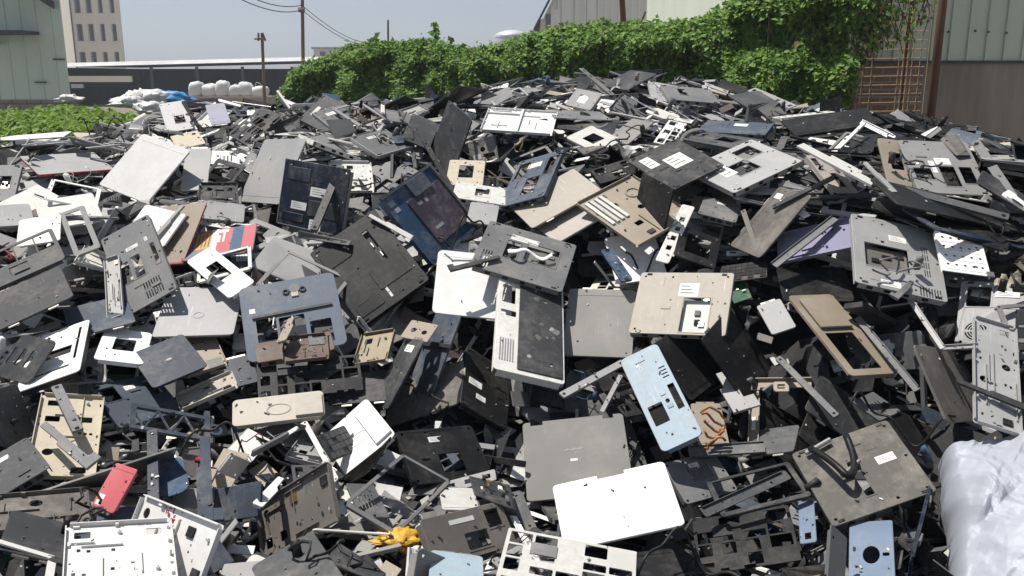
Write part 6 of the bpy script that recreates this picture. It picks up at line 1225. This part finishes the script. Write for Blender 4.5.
# cream apartment block (60 m away)
Y = 84.0; c0 = at(75, 60, Y); c1 = at(124, 60, Y); cl = at(40, 60, Y+6); root = empty('apartment_building', (c0.x, Y, 0)); of = Vector((c0.x, Y, 0)); Wd = c1.x-c0.x; Ht = at(0, -70, Y).z
wins = []; zs = []
for py0, py1 in ((-9, 13), (24, 41), (52, 64)): zs.append((at(0, py1, Y).z, at(0, py0, Y).z))
zs.append((zs[0][0]+(zs[0][0]-zs[1][0]), zs[0][1]+(zs[0][1]-zs[1][1])-.3)); us = [(79.5, 86), (91, 97), (103, 108), (114.5, 119.5)]
g = B(); hs = []
for za, zb_ in zs:
    for a, c in us: xa = at(a, 60, Y).x-of.x; xb = at(c, 60, Y).x-of.x; hs.append((xa, xb, za, zb_))
# front wall as a plate with window openings, raised upright
pl = B(); pl.plate([(0, 0), (Wd, 0), (Wd, Ht), (0, Ht)], [[(a, z0), (c, z0), (c, z1), (a, z1)] for a, c, z0, z1 in hs if z1 < Ht], -.25, 0, 'cream_wall', ch=.001)
pl.v = [(x, -z, y) for x, y, z in pl.v]; obj('wall', pl, root)
sd = B(); ex = cl.x-of.x
sd.add([(0, .25, 0), (ex, 7, 0), (ex, 7, Ht), (0, .25, Ht), (Wd, .25, 0), (Wd-9, 12, 0), (Wd-9, 12, Ht), (Wd, .25, Ht), (ex, 14, 0), (ex, 14, Ht)], [(1, 0, 3, 2), (4, 5, 6, 7), (5, 8, 9, 6), (8, 1, 2, 9)], 'cream_wall'); obj('side_wall', sd, root)
sd = B(); sd.box(-.1, Wd+.1, -.1, .5, Ht+.001, Ht+.3, 'cream_wall'); obj('roof', sd, root)
for k, (a, c, z0, z1) in enumerate(hs):
    if z1 >= Ht: continue
    w_ = B(); w_.box(a, c, .18, .22, z0, z1, 'winglass'); fo = obj('window', w_, root)
    f = B(); f.box(a, a+.05, .1, .179, z0, z1, 'cream_wall'); f.box((a+c)/2-.04, (a+c)/2+.04, .1, .179, z0, z1, 'midgrey'); f.box(a+.051, c, .1, .178, z0+(z1-z0)*.62, z0+(z1-z0)*.66, 'midgrey'); f.box(a-.1, c+.1, -.12, -.001, z0-.1, z0-.02, 'cream_wall'); obj('window_frame', f, fo)
g = B(); g.tube([(.12, -.06, 0), (.12, -.06, Ht)], .05, 'wood', 6); obj('drain_pipe', g, root)
tag(root, 'cream apartment block with rows of small windows above the dark shed', 'apartment block')
# long open shed
Y = 58.0; root = empty('long_shed', (at(64, 60, Y).x, Y, 0)); of = root.location.copy(); a = at(64, 64.5, Y); c = at(345, 57.5, Y)
g = B(); D = 12
def prism(b, x0, x1, z0a, z0b, z1a, z1b, y0, y1, mat): b.add([(x0, y0, z0a), (x1, y0, z0b), (x1, y1, z0b), (x0, y1, z0a), (x0, y0, z1a), (x1, y0, z1b), (x1, y1, z1b), (x0, y1, z1a)], [(0, 3, 2, 1), (4, 5, 6, 7), (0, 1, 5, 4), (1, 2, 6, 5), (2, 3, 7, 6), (3, 0, 4, 7)], mat)
prism(g, 0, c.x-a.x, a.z-.12, c.z-.12, a.z+.10, c.z+.10, .45, D, 'roofwhite'); g.add([(0, 0, a.z-.14), (c.x-a.x, 0, c.z-.14), (c.x-a.x, .449, c.z+.10), (0, .449, a.z+.10), (0, .449, a.z-.14), (c.x-a.x, .449, c.z-.14)], [(0, 1, 2, 3), (0, 4, 5, 1)], 'roofwhite'); obj('roof', g, root)
g = B(); g.box(0, c.x-a.x, D-.3, D, 0, a.z-.2, 'shed_shade'); g.box(0, c.x-a.x, .5, D-.31, .0, .05, 'shed_shade'); g.box(-.2, -.01, 0, D, 0, a.z-.2, 'shed_shade'); obj('back_wall', g, root)  # near-black walls and floor carry the inside shade in their colour
for px in (148, 194, 240, 290): g = B(); x = at(px, 60, Y).x-of.x; g.box(x-.08, x+.08, .3, .46, 0, a.z-.13, 'darksheet'); obj('post', g, root)
g = B(); x = at(82, 60, Y).x-of.x; g.box(.4, x, -.3, -.1, at(0, 88, Y).z, at(0, 84, Y).z, 'roofwhite'); g.box(.2, at(125, 0, Y).x-of.x, -.2, 0, at(0, 82, Y).z, at(0, 76, Y).z, 'cream_wall'); obj('lean_to_panel', g, root)
tag(root, 'long low open shed with a dark inside and a bright white roof edge', 'shed')
g = B(); g.box(at(180, 95, 52).x, at(262, 95, 52).x, 52, 55, 0, at(0, 97, 52).z, 'concrete'); tag(obj('loading_platform', g), 'low concrete platform under the white bulk bags', 'platform')
for k, px in enumerate((193, 207.5, 220, 233, 245, 257)):
    c = at(px, 91, 52.5); root = empty('bulk_bag', (c.x, 53, at(0, 97, 52).z)); b = B(); b.smooth = True; vs = []; n = 20; rg = random.Random(k)
    prof = ((0, .0), (.36, .0), (.42, .12), (.43, .4), (.41, .62), (.34, .78), (.15, .84), (0, .82))
    for r_, z in prof:
        for i in range(n): a_ = 2*PI*i/n; kk = r_*(1+.08*noise.noise(Vector((math.cos(a_)*2, math.sin(a_)*2, z*4+k*5)))); kz = (1.0, .82, 1.05, .78, .95, .7)[k]; vs.append((kk*math.copysign(abs(math.cos(a_))**.7, math.cos(a_))*(1.0+.15*(k % 2))+(.12, -.1, .05, .14, -.12, .1)[k]*z, kk*math.copysign(abs(math.sin(a_))**.7, math.sin(a_)), z*kz+.13*noise.noise(Vector((math.cos(a_)*1.4, math.sin(a_)*1.4, z*1.5+k*3)))*(z > .3)))
    b.add(vs, [(j*n+i, j*n+(i+1) % n, (j+1)*n+(i+1) % n, (j+1)*n+i) for j in range(len(prof)-1) for i in range(n)], 'bagwhite'); obj('bag', b, root)
    b = B(); b.tube([(-.2, -.1, .6), (-.12, -.1, .62+.1*(k % 3)), (.1, -.1, .62+.12*(k % 2)), (.2, -.1, .56)], .018, 'bagwhite', 5); obj('lifting_loop', b, root)
    tag(root, ['leftmost', 'second from left', 'third from left', 'third from right', 'second from right', 'rightmost'][k]+' of the white bulk bags under the shed roof', 'bulk bag', 'white bulk bags under the shed')
# small white house and dark clutter behind
Y = 75.0; a = at(314, 58, Y); c = at(338, 49, Y); root = empty('white_house', (a.x, Y, 0)); g = B(); g.box(0, c.x-a.x, 0, 5, 0, c.z, 'cream_siding'); obj('wall', g, root); g = B(); g.box(-.15, c.x-a.x+.15, -.15, 5.1, c.z+.002, c.z+.15, 'roofwhite'); obj('roof', g, root)
g = B(); g.box(.5, .95, -.03, -.001, c.z-.55, c.z-.2, 'winglass'); obj('window', g, root); tag(root, 'small distant white house above the shed roof left of the vine hedge', 'house')
# cream warehouse behind the hedge
Y = 36.0; e = at(543, 19, Y); pk = at(560, -16, Y); xr = at(740, 0, Y-6); root = empty('cream_warehouse', (e.x, Y, 0)); of = root.location.copy()
xk = at(667, 0, Y).x-of.x; g = B(); x = 0; sl = (pk.z-e.z)/(pk.x-e.x)
prism(g, 0, pk.x-of.x, 0, 0, e.z, pk.z, 0, .1, 'cream_siding'); prism(g, pk.x-of.x, xk, 0, 0, pk.z, pk.z+4, 0, .1, 'cream_siding'); g.box(-.1, -.001, 0, 20, 0, e.z, 'cream_siding')
for px in (551, 562, 575, 587): x = at(px, 0, Y).x-of.x; g.box(x, x+(.35 if px != 575 else .12), -.075, -.001, 0, e.z+min(3, x*sl*.6), 'cream_siding')
x = .3
while x < xk-.1: g.box(x, x+.07, -.07, -.0015, .01, e.z+x*sl-.1 if x < pk.x-of.x else pk.z+3.9, 'cream_siding'); x += .26
obj('wall', g, root)
g = B(); corr(g, xk+.01, xr.x-of.x, -.2, 0, 9, 'palegreen', .22, .05, .08); obj('corrugated_wall', g, root)
g = B(); g.add([(-.35, -.3, e.z-.5), (pk.x-of.x, -.3, pk.z+.1), (pk.x-of.x, 20, pk.z+.1), (-.35, 20, e.z-.5), (-.35, -.3, e.z-.32), (pk.x-of.x, -.3, pk.z+.28), (pk.x-of.x, 20, pk.z+.28), (-.35, 20, e.z-.32)], [(0, 3, 2, 1), (4, 5, 6, 7), (0, 1, 5, 4), (3, 0, 4, 7)], 'darksheet'); obj('roof', g, root)
g = B(); x = at(555, 0, Y).x-of.x; g.box(x-.35, x-.1, -.04, -.001, at(0, 32, Y).z, at(0, 14, Y).z, 'winglass'); obj('window', g, root)
tag(root, 'cream metal warehouse with a sloping dark roof edge behind the vine hedge', 'warehouse')
# water tank and flat roof
Y = 42.0; c = at(512, 46, Y); root = empty('water_tank', (c.x, Y, 0)); g = B(); g.smooth = True; zt = at(0, 30, Y).z; zb = at(0, 46, Y).z; n = 24; vs = []
prof = ((.75, zb-1), (.82, zb), (.88, zb+(zt-zb)*.35), (.82, zb+(zt-zb)*.5), (.86, zb+(zt-zb)*.62), (.6, zb+(zt-zb)*.85), (.2, zt), (0, zt))
for r_, z in prof: vs += [(r_*math.cos(2*PI*i/n), r_*math.sin(2*PI*i/n), z) for i in range(n)]
g.add(vs, [(j*n+i, j*n+(i+1) % n, (j+1)*n+(i+1) % n, (j+1)*n+i) for j in range(len(prof)-1) for i in range(n)], 'tank'); obj('tank', g, root); g = B(); g.box(-.9, .9, -.9, .9, 0, zb-1.0, 'darksheet'); obj('tower', g, root)
tag(root, 'pale round water tank poking above the vine hedge', 'water tank')
# poles and wires
def pole(name, px, ptop, Y, r, mat, label, pb=110, cross=None, lean=0):
    a = at(px, pb, Y); t = at(px+lean, ptop, Y); root = empty(name, (a.x, Y, 0)); g = B(); g.smooth = False; v = Vector((t.x-a.x, 0, t.z)); g.tube([(0, 0, 0), v*.5, v], lambda s: r*(1-.25*s), mat, 9); obj('pole', g, root)
    for k, (dx0, dz0, dx1, dz1, rr) in enumerate(cross or ()): q = B(); p0 = at(px+lean+dx0, ptop+dz0, Y)-root.location; p1 = at(px+lean+dx1, ptop+dz1, Y)-root.location; p0.y = p1.y = -r; q.tube([p0, p1], rr, mat, 6); obj('crossarm', q, root)
    tag(root, label, 'utility pole'); return root
pole('utility_pole', 264, 33, 26, .055, 'wood', 'short wooden utility pole with a crossarm in front of the shed', 110, ((-7, 6, 4, 6, .03), (-3, 0, -3, 8, .03), (1, 0, 4, 8, .03)), -2)
pole('utility_pole', 302, -30, 24, .055, 'wood', 'tall thin pole rising out of the picture left of the vine hedge', 112, ((-3, 40, 3, 40, .07),))
pole('antenna_pole', 388, 20, 30, .04, 'darksheet', 'thin bare rod standing behind the vine hedge', 110)
pole('utility_pole', 641, -40, 11.0, .045, 'rust', 'leaning rusty post with a plank crosspiece above the vine hedge', 60, ((8, 63, 32, 64, .018), (19, 66, 25, 52, .012)), -21)
g = B()
P0 = at(302, 10, 24); P1 = at(372, 45, 45); P2 = at(200, -25, 14)
for k, dz in enumerate((0, .12)):
    g.tube([P0.lerp(P1, t)+Vector((0, 0, dz-1.1*t*(1-t))) for t in [i/14 for i in range(15)]], .012, 'black', 4); g.tube([P0.lerp(P2, t)+Vector((0, 0, dz-.9*t*(1-t))) for t in [i/14 for i in range(15)]], .010, 'black', 4)
tag(obj('overhead_wires', g), 'pair of sagging overhead wires on the tall thin pole', 'wires')
# right hand warehouse
Y = 8.8; xl = at(842, 0, Y).x; xm = at(931, 0, Y).x; xr = at(1180, 0, Y).x; zc = at(940, 61, Y).z; root = empty('right_warehouse', (xm, Y, 0)); of = root.location.copy(); root.name = 'green_warehouse'
g = B(); g.box(xm-of.x+.002, xr-of.x, 0, .3, 0, zc, 'concrete'); obj('concrete_wall', g, root)
g = B(); g.box(xl-of.x, xm-of.x, 0, .3, 0, zc-.002, 'brick'); obj('brick_wall', g, root)
g = B(); x = xl-of.x; sp = .175; g.box(x, xr-of.x, .0, .05, zc+.003, 5.5, 'palegreen')
while x < xr-of.x-.1: g.box(x, x+.018, -.022, -.001, zc+.004, 5.49, 'palegreen'); x += sp
obj('corrugated_siding', g, root)
g = B(); g.box(xl-of.x, xr-of.x, -.035, -.001, zc-.02, zc+.0035, 'darksheet'); obj('drip_edge', g, root)
for px, py in ((947, 32), (974, 31), (987, 32), (1005, 33)): g = B(); q = at(px, py, Y)-of; g.tube([(q.x, -.03, q.z), (q.x, -.024, q.z)], .012, 'rust', 8); obj('bolt', g, root)
g = B(); g.box(xl-of.x, xr-of.x, 0, 12, 5.51, 5.6, 'darksheet'); g.box(xl-of.x-.1, xl-of.x-.001, 0, 12, 0, 5.5, 'palegreen'); obj('roof', g, root)
tag(root, 'pale green corrugated warehouse on a brown concrete wall at the right edge', 'warehouse')
a = at(930, 120, 8.35); g = B(); g.smooth = True; g.tube([(a.x, 8.35, 0), (a.x, 8.35, 2.5), (a.x+.01, 8.35, 5)], .038, 'rust', 12); tag(obj('rusty_post', g), 'dark rusty iron post in front of the warehouse corner', 'post')
a = at(899, 120, 8.5); g = B(); g.tube([(a.x, 8.5, 0), (a.x, 8.5, 4)], .022, 'rust', 8); tag(obj('iron_post', g), 'thinner dark post behind the wire trellis', 'post')
a = at(856, 118, 8.3); c = at(927, 40, 8.3); g = B(); 
k = 0; z = 1.2
while z < 3.2: g.tube([(a.x, 8.3, z), (c.x, 8.3, z+.01)], .0035, 'wirerust', 5); z += .078
x = a.x+.3
for dx in (.02, .1, .34, .38, .42, .46, .53, .6): g.tube([(a.x+dx, 8.3, 1.0), (a.x+dx+.005, 8.3, 3.3)], .004 if dx not in (.38, .42) else .007, 'wirerust', 5)
tag(obj('wire_trellis', g), 'rusty welded wire trellis between the vines and the rusty post', 'trellis')
# ------------------------------------------------------------------ thin summer haze
hz = bpy.data.materials.new('haze'); hz.use_nodes = True; nt = hz.node_tree; nt.nodes.clear(); out = nt.nodes.new('ShaderNodeOutputMaterial'); pv = nt.nodes.new('ShaderNodeVolumePrincipled'); pv.inputs['Color'].default_value = (.80, .86, .95, 1); pv.inputs['Density'].default_value = .0014; pv.inputs['Anisotropy'].default_value = .2; nt.links.new(pv.outputs[0], out.inputs[1]); MATS['haze'] = hz
b = B(); b.box(-262, 262, -42, 322, -1, 32, 'haze'); tag(obj('haze', b), 'thin pale summer haze in the air over the yard', 'haze', kind='stuff')
# ------------------------------------------------------------------ light
w = bpy.data.worlds.new('World'); scene.world = w; w.use_nodes = True; nt = w.node_tree; bg = nt.nodes['Background']
sky = nt.nodes.new('ShaderNodeTexSky'); sky.sky_type = 'NISHITA'; sky.sun_disc = False
EL, AZ = math.radians(67), math.radians(-68)        # the sun stands behind the heap, a little to the left
sky.sun_elevation = EL; sky.sun_rotation = AZ; sky.air_density = 1.0; sky.dust_density = .6; sky.ozone_density = 1.0; sky.altitude = 0
hs_ = nt.nodes.new('ShaderNodeHueSaturation'); hs_.inputs['Saturation'].default_value = .35; nt.links.new(sky.outputs[0], hs_.inputs['Color']); nt.links.new(mixc(nt, 1.0, hs_.outputs[0], (.54, .58, .66), 'MULTIPLY'), bg.inputs[0]); bg.inputs[1].default_value = .1
sd = bpy.data.lights.new('sun', 'SUN'); sd.energy = 4.6; sd.angle = math.radians(.5); sd.color = (1, .955, .89); so = bpy.data.objects.new('sun', sd); COL.objects.link(so)
v = Vector((math.sin(AZ)*math.cos(EL), math.cos(AZ)*math.cos(EL), math.sin(EL))); so.rotation_euler = v.to_track_quat('Z', 'Y').to_euler(); so.location = (0, 0, 20)
scene.view_settings.view_transform = 'Standard'; scene.view_settings.look = 'None'; scene.view_settings.gamma = 1; scene.view_settings.exposure = .52
scene.render.engine = 'CYCLES'
